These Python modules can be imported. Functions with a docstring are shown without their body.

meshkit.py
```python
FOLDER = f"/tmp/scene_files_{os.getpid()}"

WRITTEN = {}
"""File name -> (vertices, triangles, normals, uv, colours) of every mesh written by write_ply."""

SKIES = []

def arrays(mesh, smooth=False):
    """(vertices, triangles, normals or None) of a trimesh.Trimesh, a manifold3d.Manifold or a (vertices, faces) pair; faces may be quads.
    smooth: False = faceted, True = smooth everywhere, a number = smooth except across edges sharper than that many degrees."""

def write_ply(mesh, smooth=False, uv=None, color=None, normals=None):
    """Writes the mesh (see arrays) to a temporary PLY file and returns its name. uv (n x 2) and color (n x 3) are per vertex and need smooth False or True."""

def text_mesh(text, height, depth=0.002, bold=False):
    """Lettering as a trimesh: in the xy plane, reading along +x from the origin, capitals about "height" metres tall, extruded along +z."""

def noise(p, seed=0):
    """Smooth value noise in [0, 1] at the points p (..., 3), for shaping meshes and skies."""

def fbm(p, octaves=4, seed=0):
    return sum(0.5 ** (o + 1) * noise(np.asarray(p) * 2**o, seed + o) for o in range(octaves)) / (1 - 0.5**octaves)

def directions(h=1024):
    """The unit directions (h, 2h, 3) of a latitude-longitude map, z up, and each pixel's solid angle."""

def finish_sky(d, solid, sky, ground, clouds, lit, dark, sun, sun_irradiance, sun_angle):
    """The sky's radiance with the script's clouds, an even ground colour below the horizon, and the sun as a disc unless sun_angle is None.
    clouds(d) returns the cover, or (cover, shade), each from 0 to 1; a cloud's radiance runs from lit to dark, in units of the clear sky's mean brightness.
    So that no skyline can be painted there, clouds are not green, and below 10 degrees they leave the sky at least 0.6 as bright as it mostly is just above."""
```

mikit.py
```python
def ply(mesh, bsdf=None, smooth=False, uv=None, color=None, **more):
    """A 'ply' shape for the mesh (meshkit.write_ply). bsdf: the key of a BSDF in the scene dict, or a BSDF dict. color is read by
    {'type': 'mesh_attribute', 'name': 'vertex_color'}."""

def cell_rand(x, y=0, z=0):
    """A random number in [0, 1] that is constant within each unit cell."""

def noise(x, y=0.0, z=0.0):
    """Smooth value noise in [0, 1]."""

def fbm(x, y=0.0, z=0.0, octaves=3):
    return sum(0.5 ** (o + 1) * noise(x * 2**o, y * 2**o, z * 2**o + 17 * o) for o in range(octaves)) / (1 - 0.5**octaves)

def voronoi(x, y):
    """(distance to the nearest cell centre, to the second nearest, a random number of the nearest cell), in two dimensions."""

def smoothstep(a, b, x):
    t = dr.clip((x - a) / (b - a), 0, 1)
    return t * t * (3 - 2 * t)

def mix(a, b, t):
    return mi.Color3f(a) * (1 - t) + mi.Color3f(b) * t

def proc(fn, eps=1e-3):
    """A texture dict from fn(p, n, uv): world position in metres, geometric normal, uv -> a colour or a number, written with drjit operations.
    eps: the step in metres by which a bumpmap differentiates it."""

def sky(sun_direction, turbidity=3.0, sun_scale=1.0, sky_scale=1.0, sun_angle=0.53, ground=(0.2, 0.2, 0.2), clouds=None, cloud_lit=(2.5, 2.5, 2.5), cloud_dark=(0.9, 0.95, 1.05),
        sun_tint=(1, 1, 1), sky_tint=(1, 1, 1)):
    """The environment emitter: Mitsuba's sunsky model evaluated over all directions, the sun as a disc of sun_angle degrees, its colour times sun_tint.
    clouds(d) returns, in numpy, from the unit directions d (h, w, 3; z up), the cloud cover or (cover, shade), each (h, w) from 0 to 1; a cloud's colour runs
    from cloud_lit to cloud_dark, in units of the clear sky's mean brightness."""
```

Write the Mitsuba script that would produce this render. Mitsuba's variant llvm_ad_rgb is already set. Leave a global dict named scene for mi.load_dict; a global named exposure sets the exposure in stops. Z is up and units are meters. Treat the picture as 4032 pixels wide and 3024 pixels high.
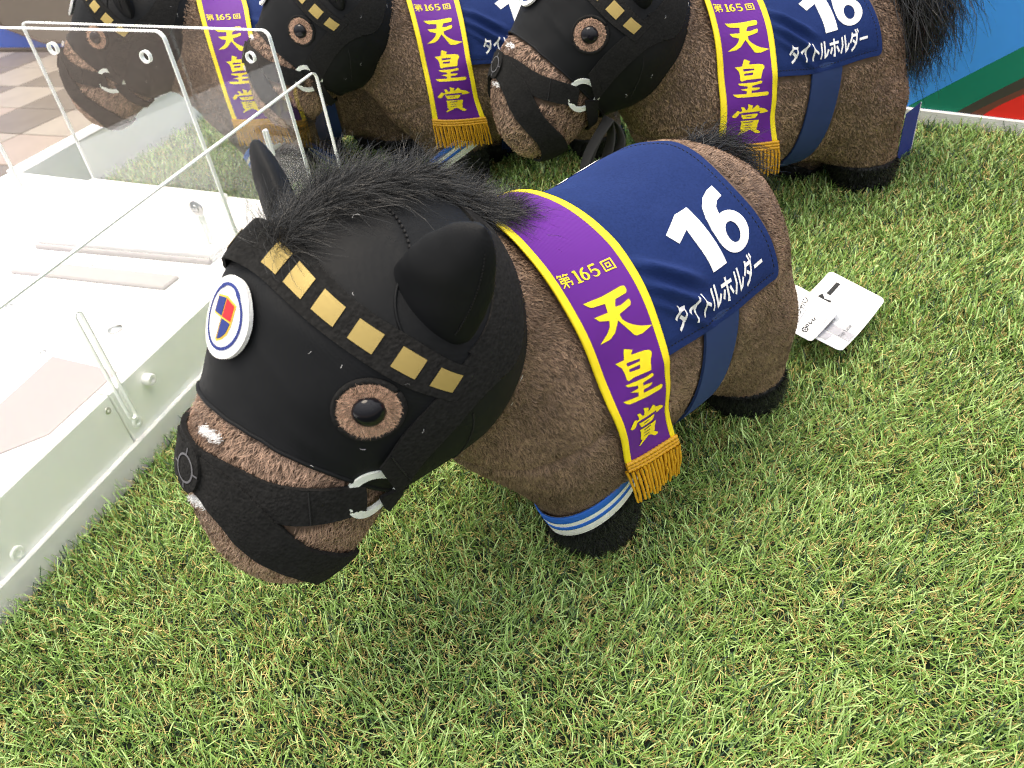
import math, numpy as np, trimesh, shapely, mitsuba as mi, drjit as dr, mikit, meshkit
from shapely.geometry import Polygon, LineString, Point, box as sbox
from shapely.ops import unary_union
from shapely import affinity
from scipy.spatial import cKDTree
from scipy.interpolate import CubicSpline, RegularGridInterpolator
T = mi.ScalarTransform4f
scene, labels = {'type': 'scene'}, {}
rng = np.random.default_rng(7)
A = np.array

# ------------------------------------------------------------------ camera, light, exposure
CAM_H, PITCH, ROLL = 0.68, math.radians(38), math.radians(8)
def camera_matrix():
    down = A([math.sin(ROLL) / math.tan(PITCH), math.cos(ROLL) / math.tan(PITCH), 1.0]); down /= np.linalg.norm(down)
    up = -down; fw = A([0, 0, 1.0]); hy = fw - (fw @ up) * up; hy /= np.linalg.norm(hy)
    R = np.stack([np.cross(hy, up), hy, up])          # world = R @ (right, down, forward)
    m = np.eye(4); m[:3, 0], m[:3, 1], m[:3, 2], m[:3, 3] = -R[:, 0], -R[:, 1], R[:, 2], [0, 0, CAM_H]
    return m
CAM = A([0, 0, CAM_H])
scene['camera'] = {'type': 'thinlens', 'fov': math.degrees(2 * math.atan(0.5 / 0.75)), 'fov_axis': 'x', 'near_clip': 0.02, 'far_clip': 100.0,
                   'aperture_radius': 0.0011, 'focus_distance': 0.8, 'to_world': T(camera_matrix())}
exposure = 2.85
def overcast(d):                                          # an even overcast, three times as bright overhead as at the horizon
    return np.ones(d.shape[:2]), np.clip(1 - d[..., 2], 0, 1)
scene['sky'] = mikit.sky([-0.22, 0.10, 0.96], turbidity=3, sun_scale=0.28, sun_angle=30, clouds=overcast, cloud_lit=(3.0, 3.0, 3.0), cloud_dark=(0.62, 0.64, 0.66))

# ------------------------------------------------------------------ materials
def two(d): return {'type': 'twosided', 'bsdf': d}
def prin(col, rough=0.6, **k):
    c = col if isinstance(col, dict) else {'type': 'rgb', 'value': list(col)}
    return two({'type': 'principled', 'base_color': c, 'roughness': rough, **k})
VC = {'type': 'mesh_attribute', 'name': 'vertex_color'}
def bump(b, fn, eps=5e-4):
    return two({'type': 'bumpmap', 'arbitrary': mikit.proc(fn, eps), 'scale': 1.0, 'bsdf': b['bsdf']})
N = mikit.noise
def speck(c1, c2, f):
    def fn(p, n, uv): return mikit.mix(c1, c2, mikit.fbm(p.x * f, p.y * f, p.z * f, 3))
    return mikit.proc(fn)
def fab_bump(f, amp):
    def fn(p, n, uv): return amp * N(p.x * f, p.y * f, p.z * f)
    return fn
def twill(p, n, uv): return 0.00004 * dr.sin((p.x * 0.55 + p.y * -0.45 + p.z * 0.7) * 2900.0) + 0.0022 * N(p.x * 38, p.y * 38, p.z * 38) + 0.0022 * dr.power(N(p.x * 60 + p.z * 40, p.y * 22, p.z * 18), 3)
def ribbed(p, n, uv): return 0.00010 * dr.sin(p.z * 4200.0)
MAT = {
 'hood_fabric': bump(prin((0.0036, 0.0043, 0.0056), 0.66, sheen=0.22, specular=0.24), twill),
 'felt': bump(prin(speck((0.006, 0.006, 0.006), (0.026, 0.0257, 0.0255), 480), 0.95, sheen=0.12, specular=0.1), fab_bump(700, 0.0006)),
 'grey_felt': bump(prin((0.045, 0.043, 0.043), 0.95, sheen=0.3), fab_bump(700, 0.0006)),
 'stitch_dark': prin((0.006, 0.006, 0.007), 0.8),
 
 'gold_foil': prin((0.38, 0.28, 0.085), 0.5, metallic=0.3),
 'hair': two({'type': 'principled', 'base_color': VC, 'roughness': 0.5, 'specular': 0.35, 'sheen': 0.2}),
 'black_hair': two({'type': 'principled', 'base_color': VC, 'roughness': 0.42, 'specular': 0.5}),
 'fur_base': bump(prin(speck((0.06, 0.038, 0.026), (0.15, 0.098, 0.066), 160), 0.8, sheen=0.3), fab_bump(260, 0.0018)),
 'light_fur_base': prin((0.26, 0.165, 0.115), 0.8),
 'black_fur_base': bump(prin((0.008, 0.008, 0.009), 0.7), fab_bump(300, 0.0015)),
 'navy_cloth': bump(prin(speck((0.007, 0.019, 0.085), (0.014, 0.032, 0.135), 600), 0.85, sheen=0.3, specular=0.15), fab_bump(750, 0.0005)),
 'navy_band': bump(prin((0.013, 0.034, 0.125), 0.8, sheen=0.2), fab_bump(800, 0.0004)),
 'white_print': prin((0.82, 0.82, 0.82), 0.6),
 'sash_purple': bump(prin((0.115, 0.015, 0.25), 0.5, sheen=0.15, specular=0.25), ribbed),
 'sash_yellow': bump(prin((0.90, 0.72, 0.012), 0.5), ribbed),
 'fringe_gold': bump(prin((0.58, 0.30, 0.010), 0.45), fab_bump(900, 0.0005)),
 'white_tape': bump(prin((0.80, 0.80, 0.78), 0.5), ribbed),
 'blue_tape': bump(prin((0.02, 0.13, 0.58), 0.5), ribbed),
 'eye_black': two({'type': 'principled', 'base_color': {'type': 'rgb', 'value': [0.006, 0.006, 0.009]}, 'roughness': 0.05, 'specular': 0.30}),
 'white_felt': bump(prin((0.80, 0.80, 0.78), 0.9), fab_bump(700, 0.0005)),
 'mint_felt': bump(prin((0.70, 0.74, 0.68), 0.9), fab_bump(700, 0.0005)),
 'print_navy': prin((0.018, 0.035, 0.20), 0.7), 'print_red': prin((0.62, 0.02, 0.03), 0.7), 'print_gold': prin((0.75, 0.50, 0.06), 0.7),
 'print_grey': prin((0.10, 0.10, 0.11), 0.7), 'print_black': prin((0.02, 0.02, 0.02), 0.6), 'print_pale': prin((0.40, 0.40, 0.43), 0.6),
 'card': prin((0.74, 0.74, 0.74), 0.45),
 'grass_blade': two({'type': 'principled', 'base_color': VC, 'roughness': 0.38, 'specular': 0.45}),
 'turf_backing': prin((0.012, 0.022, 0.010), 0.9),
 'white_gloss': prin((0.80, 0.79, 0.79), 0.22, specular=0.5),
 'rail_white': prin((0.80, 0.82, 0.795), 0.25, specular=0.5),
 'pink_white': prin((0.42, 0.395, 0.40), 0.4),
 'pink_paper': prin((0.40, 0.35, 0.36), 0.5),
 'acrylic': {'type': 'thindielectric', 'int_ior': 1.49},
 'acrylic_edge': prin((0.84, 0.86, 0.83), 0.12, specular=0.8),
 'steel': prin((0.55, 0.55, 0.55), 0.22, metallic=1.0),
 'dark_hole': prin((0.05, 0.05, 0.05), 0.6),
 'grout': prin((0.16, 0.13, 0.11), 0.8), 'tile_beige': prin(speck((0.33, 0.29, 0.245), (0.40, 0.355, 0.30), 6), 0.35), 'tile_brown': prin(speck((0.17, 0.145, 0.12), (0.22, 0.19, 0.16), 6), 0.35), 'tile_pink': prin(speck((0.33, 0.27, 0.225), (0.40, 0.33, 0.28), 6), 0.35),
 'wall_blue': prin((0.02, 0.10, 0.55), 0.5), 'board_brown': prin((0.19, 0.16, 0.13), 0.6), 'banner_blue': prin((0.058, 0.31, 0.84), 0.4), 'print_green': prin((0.008, 0.20, 0.125), 0.4), 'print_umber': prin((0.055, 0.050, 0.042), 0.4), 'print_maroon': prin((0.16, 0.05, 0.035), 0.4), 'print_scarlet': prin((0.80, 0.025, 0.02), 0.4),
 'rim_wood': prin((0.12, 0.09, 0.07), 0.6),
}
for k, v in MAT.items(): scene['m_' + k] = v

# ------------------------------------------------------------------ mesh helpers
def entry(mesh, mat, smooth=False, color=None, normals=None, **k):
    if normals is not None or color is not None:
        v, f = mesh
        path = meshkit.write_ply((v, f), False if normals is not None else smooth, None, color, normals=normals)
        return {'type': 'ply', 'filename': path, 'face_normals': normals is None and not smooth, 'bsdf': {'type': 'ref', 'id': 'm_' + mat}, **k}
    return mikit.ply(mesh, 'm_' + mat, smooth=smooth, **k)
def put(key, *a, **k): scene[key] = entry(*a, **k)
def tag(key, label=None, category=None, group=None, kind=None):
    labels[key] = {a: b for a, b in (('label', label), ('category', category), ('group', group), ('kind', kind)) if b}
def cat(parts):
    V, F, o = [], [], 0
    for v, f in parts:
        V.append(np.asarray(v)); F.append(np.asarray(f) + o); o += len(v)
    return np.vstack(V), np.vstack(F)
def tm(m): return np.array(m.vertices), np.array(m.faces)
def unit(v): return v / np.maximum(np.linalg.norm(v, axis=-1, keepdims=True), 1e-12)
def grid_solid(top, bot):
    """closed thick sheet from two (n, m, 3) grids"""
    n, m = top.shape[:2]
    i, j = np.meshgrid(np.arange(n - 1), np.arange(m - 1), indexing='ij'); a = (i * m + j).ravel()
    q = np.stack([a, a + m, a + m + 1, a + 1], 1); k = n * m
    fs = [q, q[:, ::-1] + k]
    edge = np.r_[np.arange(m), np.arange(1, n) * m + m - 1, (n - 1) * m + np.arange(m - 2, -1, -1), np.arange(n - 2, 0, -1) * m]
    e2 = np.roll(edge, -1); fs.append(np.stack([edge, e2, e2 + k, edge + k], 1))
    f = np.vstack(fs); return np.vstack([top.reshape(-1, 3), bot.reshape(-1, 3)]), np.vstack([f[:, [0, 1, 2]], f[:, [0, 2, 3]]])
def polys(g): return [p for p in getattr(g, 'geoms', [g]) if p.geom_type == 'Polygon' and p.area > 1e-12]
def flat_mesh(g, size):
    """fine triangulation of a shapely area"""
    out = []
    for p in polys(g):
        v, f = trimesh.creation.triangulate_polygon(p, engine='earcut')
        v3 = np.c_[v, np.zeros(len(v))]
        v3, f = trimesh.remesh.subdivide_to_size(v3, f, size, max_iter=12)
        out.append((v3, f))
    return cat(out)
def decal(g, fmap, size, off):
    v, f = flat_mesh(g, size)
    p, n = fmap(v[:, 0], v[:, 1])
    m = trimesh.Trimesh(p + n * off, f, process=False)
    if (m.face_normals * n[f[:, 0]]).sum() < 0: f = f[:, ::-1]
    return p + n * off, f
def tube_mesh(pts, r, sides=6, closed=False):
    p = np.asarray(pts, float); r = np.broadcast_to(r, (len(p),))
    t = unit(np.roll(p, -1, 0) - np.roll(p, 1, 0)) if closed else unit(np.gradient(p, axis=0))
    a = unit(np.cross(t, np.where(np.abs(t[:, 2:]) < 0.9, [0, 0, 1.0], [1.0, 0, 0]))); b = np.cross(t, a)
    g = np.arange(sides) * 2 * np.pi / sides
    v = (p[:, None] + r[:, None, None] * (np.cos(g)[None, :, None] * a[:, None] + np.sin(g)[None, :, None] * b[:, None])).reshape(-1, 3)
    n = len(p); i, j = np.meshgrid(np.arange(n if closed else n - 1), np.arange(sides), indexing='ij'); i2 = (i + 1) % n; j2 = (j + 1) % sides
    q = np.stack([i * sides + j, i * sides + j2, i2 * sides + j2, i2 * sides + j], -1).reshape(-1, 4)
    return v, np.vstack([q[:, [0, 1, 2]], q[:, [0, 2, 3]]])
def bevel_box(lo, hi, b=0.002):
    import manifold3d as m3
    lo, hi = A(lo, float), A(hi, float); pts = []
    for s in np.ndindex(2, 2, 2):
        c = np.where(s, hi, lo); g = np.where(s, -1, 1)
        for k in range(3):
            d = g * b; d[k] = 0; pts.append(c + d)
    m = m3.Manifold.hull_points(np.array(pts)).to_mesh()
    return np.array(m.vert_properties[:, :3]), np.array(m.tri_verts)
def xf(mesh, M, o): return mesh[0] @ M + o, mesh[1]

# ------------------------------------------------------------------ implicit plush shapes (x forward, y the horse's left, z up)
def ell(p, c, r):
    q = p - A(c); r = A(r, float)
    k0 = np.linalg.norm(q / r, axis=-1); k1 = np.linalg.norm(q / r ** 2, axis=-1)
    return k0 * (k0 - 1) / np.maximum(k1, 1e-9)
def rcone(p, a, b, r1, r2):
    a, b = A(a, float), A(b, float); ab = b - a
    t = np.clip(((p - a) @ ab) / (ab @ ab), 0, 1)
    return np.linalg.norm(p - a - t[..., None] * ab, axis=-1) - (r1 + (r2 - r1) * t)
def smin(a, b, k):
    h = np.clip(0.5 + 0.5 * (b - a) / k, 0, 1); return b * (1 - h) + a * h - k * h * (1 - h)
LEGS = [((0.155, 0.050, 0.155), (0.147, 0.062, 0.040), 0.072, 0.0455), ((0.07, -0.06, 0.15), (0.06, -0.06, 0.045), 0.072, 0.055),
        ((-0.112, 0.060, 0.15), (-0.146, 0.058, 0.042), 0.070, 0.0475), ((-0.085, -0.06, 0.15), (-0.09, -0.06, 0.045), 0.074, 0.058)]
def sdf_body(p):
    d = ell(p, (-.004, 0, .25), (.187, .127, .105))
    d = smin(d, ell(p, (-.080, 0, .205), (.10, .115, .145)), .05)
    d = smin(d, ell(p, (.02, 0, .185), (.15, .118, .115)), .04)
    d = smin(d, ell(p, (.143, 0, .207), (.13, .13, .115)), .05)
    d = smin(d, rcone(p, (.13, 0, .26), (.25, 0, .31), .10, .095), .06)
    for l in LEGS: d = smin(d, rcone(p, *l), .04)
    return np.maximum(d, -p[..., 2])
def sdf_head(p):
    d = ell(p, (.30, 0, .345), (.107, .114, .105))
    return smin(d, rcone(p, (.34, 0, .335), (.40, 0, .29), .105, .085), .05)
def sdf_muzzle(p): return ell(p, (.435, 0, .25), (.062, .073, .074))
def sdf_face(p): return smin(sdf_head(p), sdf_muzzle(p), .03)
def sdf_fur_face(p):
    k = np.clip((p @ A([.757, 0, -.653]) - .1095) / .010, 0, 1); return sdf_face(p) + .004 - .0012 * k * k * (3 - 2 * k)
def lumps(p):                                               # uneven stuffing and soft creases
    m = meshkit.noise; fold = np.exp(-((p[..., 2] - .205 + .45 * (p[..., 0] - .2)) / .006) ** 2) * np.clip((p[..., 0] - .12) / .05, 0, 1)
    return .0052 * (m(p * 15, 3) - .5) + .0030 * (m(p * [48, 30, 22], 5) - .5) - .003 * fold
def sdf_all(p): return smin(sdf_face(p), sdf_body(p), .02)
def grad(f, p, e=1e-4):
    return unit(np.stack([f(p + d) - f(p - d) for d in np.eye(3) * e], -1))
def project(f, p, it=6):
    p = np.array(p, float)
    for _ in range(it): p = p - f(p)[..., None] * grad(f, p) * 0.9
    return p
def nets(f, lo, hi, h):
    """surface nets: the zero surface of f as triangles"""
    lo = A(lo, float); n = np.ceil((A(hi) - lo) / h).astype(int) + 1
    v = f(np.stack(np.meshgrid(*[lo[i] + h * np.arange(n[i]) for i in range(3)], indexing='ij'), -1))
    ins = v < 0; c = np.zeros(n - 1, int); corners = list(np.ndindex(2, 2, 2))
    for o in corners: c += ins[tuple(slice(o[i], n[i] - 1 + o[i]) for i in range(3))]
    act = (c > 0) & (c < 8); ix = -np.ones(n - 1, int); Q = np.argwhere(act); ix[act] = np.arange(len(Q))
    acc, cnt = np.zeros((len(Q), 3)), np.zeros(len(Q))
    for a in corners:
        for ax in range(3):
            if a[ax]: continue
            b = list(a); b[ax] = 1
            va, vb = v[tuple((Q + A(a)).T)], v[tuple((Q + A(b)).T)]
            m = (va < 0) != (vb < 0); t = np.where(m, va / np.where(va == vb, 1, va - vb), 0)
            p = A(a) + t[:, None] * (A(b) - A(a)); acc[m] += p[m]; cnt[m] += 1
    V, Fq = lo + h * (Q + acc / cnt[:, None]), []
    for ax in range(3):
        u, w = (ax + 1) % 3, (ax + 2) % 3
        s0 = [slice(1, n[i] - 1) for i in range(3)]; s0[ax] = slice(0, n[ax] - 1); s1 = list(s0); s1[ax] = slice(1, n[ax])
        a, b = ins[tuple(s0)], ins[tuple(s1)]; E = np.argwhere(a != b); base = E.copy()
        for i in range(3):
            if i != ax: base[:, i] += 1
        def at(du, dw):
            q = base.copy(); q[:, u] -= du; q[:, w] -= dw; return ix[tuple(q.T)]
        q = np.stack([at(1, 1), at(0, 1), at(0, 0), at(1, 0)], 1); Fq.append(np.where(a[tuple(E.T)][:, None], q, q[:, ::-1]))
    Fq = np.vstack(Fq); return V, np.vstack([Fq[:, [0, 1, 2]], Fq[:, [0, 2, 3]]])
def spline(pts, n):
    p = A(pts, float); t = np.r_[0, np.cumsum(np.linalg.norm(np.diff(p, axis=0), axis=1))]; t /= t[-1]
    return (CubicSpline(t, p)(np.linspace(0, 1, n)) if len(p) > 2 else p[0] + (p[1] - p[0]) * np.linspace(0, 1, n)[:, None])
class Strip:
    """a band lying on an implicit surface between two edge lines; map(t along, w across) gives points and normals"""
    def __init__(s, ea, eb, f, off, mirror=False):
        def full(e):
            e = [list(x) for x in e]
            return ([[x, -y, z] for x, y, z in e[::-1] if abs(y) > 1e-6] + e) if mirror else e
        s.a, s.b, s.f, s.off = spline(full(ea), 200), spline(full(eb), 200), f, off
        c = (s.a + s.b) / 2; s.len = np.linalg.norm(np.diff(c, axis=0), axis=1).sum(); s.wid = np.linalg.norm(s.a - s.b, axis=1).mean()
    def map(s, t, w, extra=0.0):
        t = np.asarray(t, float); w = np.asarray(w, float)[..., None]; i = np.clip(t * 199, 0, 198.999); k = i.astype(int); fr = (i - k)[..., None]
        a = s.a[k] * (1 - fr) + s.a[k + 1] * fr; b = s.b[k] * (1 - fr) + s.b[k + 1] * fr
        p = project(s.f, a * (1 - w) + b * w); n = grad(s.f, p)
        off = (s.off(t) if callable(s.off) else s.off) + extra
        return p + n * np.asarray(off)[..., None], n
    def solid(s, th=0.0025, n=None, m=7, t0=0.0, t1=1.0, wob=0.0):
        n = n or max(8, int(s.len * (t1 - t0) / 0.004))
        t, w = np.meshgrid(np.linspace(t0, t1, n), np.linspace(0, 1, m), indexing='ij')
        p, nn = s.map(t, w)
        if wob: p = p + nn * (wob * (meshkit.noise(p * 60) - 0.5))[..., None]
        return grid_solid(p, p - nn * th)

# ------------------------------------------------------------------ the cloth drape: arc length over the back, hanging free below the widest line
DX = np.linspace(-0.14, 0.20, 69); DS = np.linspace(0, 0.34, 69)
def drape_table():
    p = np.stack([DX, 0 * DX, np.full_like(DX, 0.5)], -1)
    for _ in range(40): p[:, 2] -= np.clip(sdf_body(p), -.02, .02)
    rows, nor = [p.copy()], []; h = (DS[1] - DS[0]) / 4; hang = np.zeros(len(DX), bool)
    for k in range(len(DS)):
        g = grad(sdf_body, p); g[:, 0] = 0; g = unit(g); g[hang] = [0, 1, 0]; nor.append(g)
        if k == len(DS) - 1: break
        for _ in range(4):
            g = grad(sdf_body, p); g[:, 0] = 0; g = unit(g); hang |= (g[:, 2] < -0.02) & (p[:, 2] < .28)
            t = np.where(hang[:, None], A([0, 0.02, -1.0]), np.stack([0 * g[:, 0], g[:, 2], -g[:, 1]], -1)); p = p + t * h
            d = sdf_body(p); p = p - np.where(hang & (d > 0), 0, d)[:, None] * np.where(hang[:, None], A([0, 1.0, 0]) * -1, g) * np.where(hang, -1, 1)[:, None]
        rows.append(p.copy())
    return np.stack(rows, 1), np.stack(nor, 1)
DP, DN = drape_table()
_ip = RegularGridInterpolator((DX, DS), DP, bounds_error=False, fill_value=None); _in = RegularGridInterpolator((DX, DS), DN, bounds_error=False, fill_value=None)
def drape(x, s, off=0.0):
    x, s = np.broadcast_arrays(np.asarray(x, float), np.asarray(s, float)); q = np.stack([x, np.abs(s)], -1)
    p, n = _ip(q), unit(_in(q)); sg = np.where(s < 0, -1, 1)[..., None] * A([0, 1, 0]) + A([1, 0, 1])
    p, n = p * sg, n * sg
    return p + n * np.asarray(off)[..., None], n

# ------------------------------------------------------------------ lettering (outlines drawn as brush strokes and bars, no font files)
def stroke(pts, w, cap='flat', join='mitre'):
    return LineString(pts).buffer(w / 2, cap_style=cap, join_style=join)
KATA = {  # strokes in a unit box
 'タ': [[(.40, 1.0), (.30, .74), (.06, .46)], [(.33, .82), (.86, .82), (.74, .46), (.48, .16), (.16, 0)], [(.34, .56), (.76, .30)]],
 'イ': [[(.84, 1.0), (.56, .74), (.08, .50)], [(.58, .72), (.58, 0)]],
 'ト': [[(.34, 1.0), (.34, 0)], [(.34, .62), (.88, .38)]],
 'ル': [[(.28, .95), (.28, .45), (.06, .04)], [(.60, 1.0), (.60, .10), (.78, .18), (.98, .48)]],
 'ホ': [[(.04, .74), (.96, .74)], [(.50, 1.0), (.50, .04), (.36, .08)], [(.27, .54), (.08, .18)], [(.73, .54), (.94, .18)]],
 'ー': [[(.04, .50), (.96, .50)]],
 'エ': [[(.12, .86), (.88, .86)], [(.50, .86), (.50, .12)], [(.04, .12), (.96, .12)]], 'コ': [[(.12, .86), (.86, .86), (.86, .12), (.08, .12)]],
 'ケ': [[(.34, 1.0), (.08, .50)], [(.28, .72), (.96, .72)], [(.66, .72), (.60, .36), (.30, 0)]],
 'ジ': [[(.12, .92), (.34, .80)], [(.06, .62), (.28, .50)], [(.12, .06), (.58, .22), (.90, .66)]],
 'ャ': [[(.10, .50), (.90, .64), (.72, .40)], [(.36, .76), (.52, 0)]], 'パ': [[(.34, .82), (.06, .10)], [(.62, .82), (.94, .10)]],
 'ン': [[(.08, .84), (.36, .66)], [(.08, .08), (.60, .26), (.94, .72)]]}
def katakana(text, w=0.155, adv=1.06):
    out = []
    for i, ch in enumerate(text):
        for s in KATA['タ' if ch == 'ダ' else ch]: out.append(affinity.translate(stroke(s, w), i * adv))
        if ch == 'ダ':
            for x in (.74, .96): out.append(affinity.translate(stroke([(x, 1.14), (x + .08, .92)], .13), i * adv))
    return unary_union(out)
ONE = Polygon([(.36, 1.0), (.60, 1.0), (.60, 0), (.34, 0), (.34, .72), (.12, .60), (.02, .80)])
def six():
    c = [(.95 + .30 * math.cos(a), .315 + .315 * math.sin(a)) for a in np.linspace(0, 2 * math.pi, 40)]
    h = [(.95 + .118 * math.cos(a), .300 + .160 * math.sin(a)) for a in np.linspace(0, 2 * math.pi, 30)]
    arm = Polygon([(.65, .30), (.655, .50), (.70, .70), (.78, .86), (.90, .97), (1.04, 1.03), (1.16, 1.04), (1.16, .83), (1.05, .81), (.96, .74), (.915, .63), (.905, .50), (.80, .30)])
    return unary_union([Polygon(c), arm]).difference(Polygon(h))
TEN = [[(165, 210), (200, 205), (300, 190), (380, 170), (440, 157), (465, 160), (470, 185), (462, 202), (375, 222), (370, 240), (357, 272), (400, 262), (440, 247), (463, 235), (470, 255), (463, 275), (420, 292), (372, 308), (380, 350), (410, 380), (450, 405), (500, 425), (545, 435), (580, 437), (578, 445), (540, 460), (500, 478), (455, 482), (440, 475), (415, 440), (385, 400), (350, 345), (335, 390), (310, 430), (270, 465), (230, 485), (195, 497), (192, 490), (225, 455), (260, 420), (285, 380), (295, 335), (260, 337), (230, 330), (203, 303), (240, 300), (300, 288), (303, 245), (302, 230), (260, 238), (215, 243), (195, 235)]]
KOU = [[(347, 552), (365, 553), (400, 565), (408, 572), (390, 605), (440, 600), (490, 595), (525, 600), (540, 615), (540, 635), (528, 660), (520, 700), (515, 745), (500, 755), (430, 760), (385, 770), (355, 790), (335, 795), (325, 780), (322, 730), (310, 690), (290, 665), (268, 648), (275, 640), (310, 640), (335, 632), (340, 600), (342, 575)],
 [(305, 825), (330, 822), (420, 803), (470, 790), (515, 770), (530, 778), (528, 800), (505, 812), (440, 835), (440, 865), (490, 850), (515, 850), (515, 868), (490, 885), (440, 895), (440, 930), (500, 915), (560, 900), (600, 895), (615, 908), (612, 935), (590, 945), (500, 955), (420, 970), (340, 992), (315, 997), (290, 985), (268, 962), (310, 958), (395, 942), (398, 905), (370, 910), (350, 905), (330, 895), (360, 880), (398, 875), (398, 845), (350, 850), (325, 845)]]
KOUH = [[(345, 658), (450, 640), (445, 664), (352, 684)], [(358, 703), (442, 688), (437, 716), (360, 732)]]
SHO = [[(430, 1065), (460, 1070), (478, 1080), (470, 1115), (480, 1120), (500, 1095), (515, 1065), (530, 1068), (545, 1085), (540, 1100), (570, 1100), (610, 1110), (640, 1130), (655, 1145), (650, 1155), (620, 1165), (580, 1175), (560, 1175), (565, 1155), (575, 1145), (540, 1150), (470, 1165), (400, 1180), (360, 1195), (350, 1230), (335, 1255), (310, 1258), (295, 1245), (300, 1225), (320, 1190), (335, 1165), (350, 1160), (355, 1175), (380, 1168), (375, 1140), (360, 1110), (390, 1105), (405, 1125), (415, 1145), (428, 1140), (432, 1100), (422, 1070)],
 [(375, 1200), (400, 1210), (460, 1192), (530, 1180), (550, 1185), (545, 1210), (530, 1240), (500, 1250), (440, 1255), (405, 1265), (390, 1240)],
 [(388, 1285), (410, 1290), (470, 1280), (540, 1262), (575, 1262), (580, 1285), (570, 1330), (575, 1370), (565, 1390), (590, 1405), (615, 1425), (612, 1440), (590, 1450), (570, 1445), (530, 1410), (500, 1395), (480, 1420), (440, 1450), (400, 1480), (390, 1475), (410, 1440), (430, 1415), (405, 1410), (402, 1370), (400, 1320)]]
SHOH = [[(425, 1222), (490, 1205), (485, 1222), (430, 1235)], [(435, 1303), (515, 1283), (518, 1300), (437, 1320)], [(438, 1338), (515, 1323), (515, 1338), (438, 1354)], [(440, 1374), (510, 1357), (505, 1373), (440, 1389)]]
def brush(parts, holes=()):
    g = unary_union([Polygon(p).buffer(0) for p in parts])
    if holes: g = g.difference(unary_union([Polygon(p).buffer(0) for p in holes]))
    return g.buffer(5).buffer(-8).buffer(3)
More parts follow.
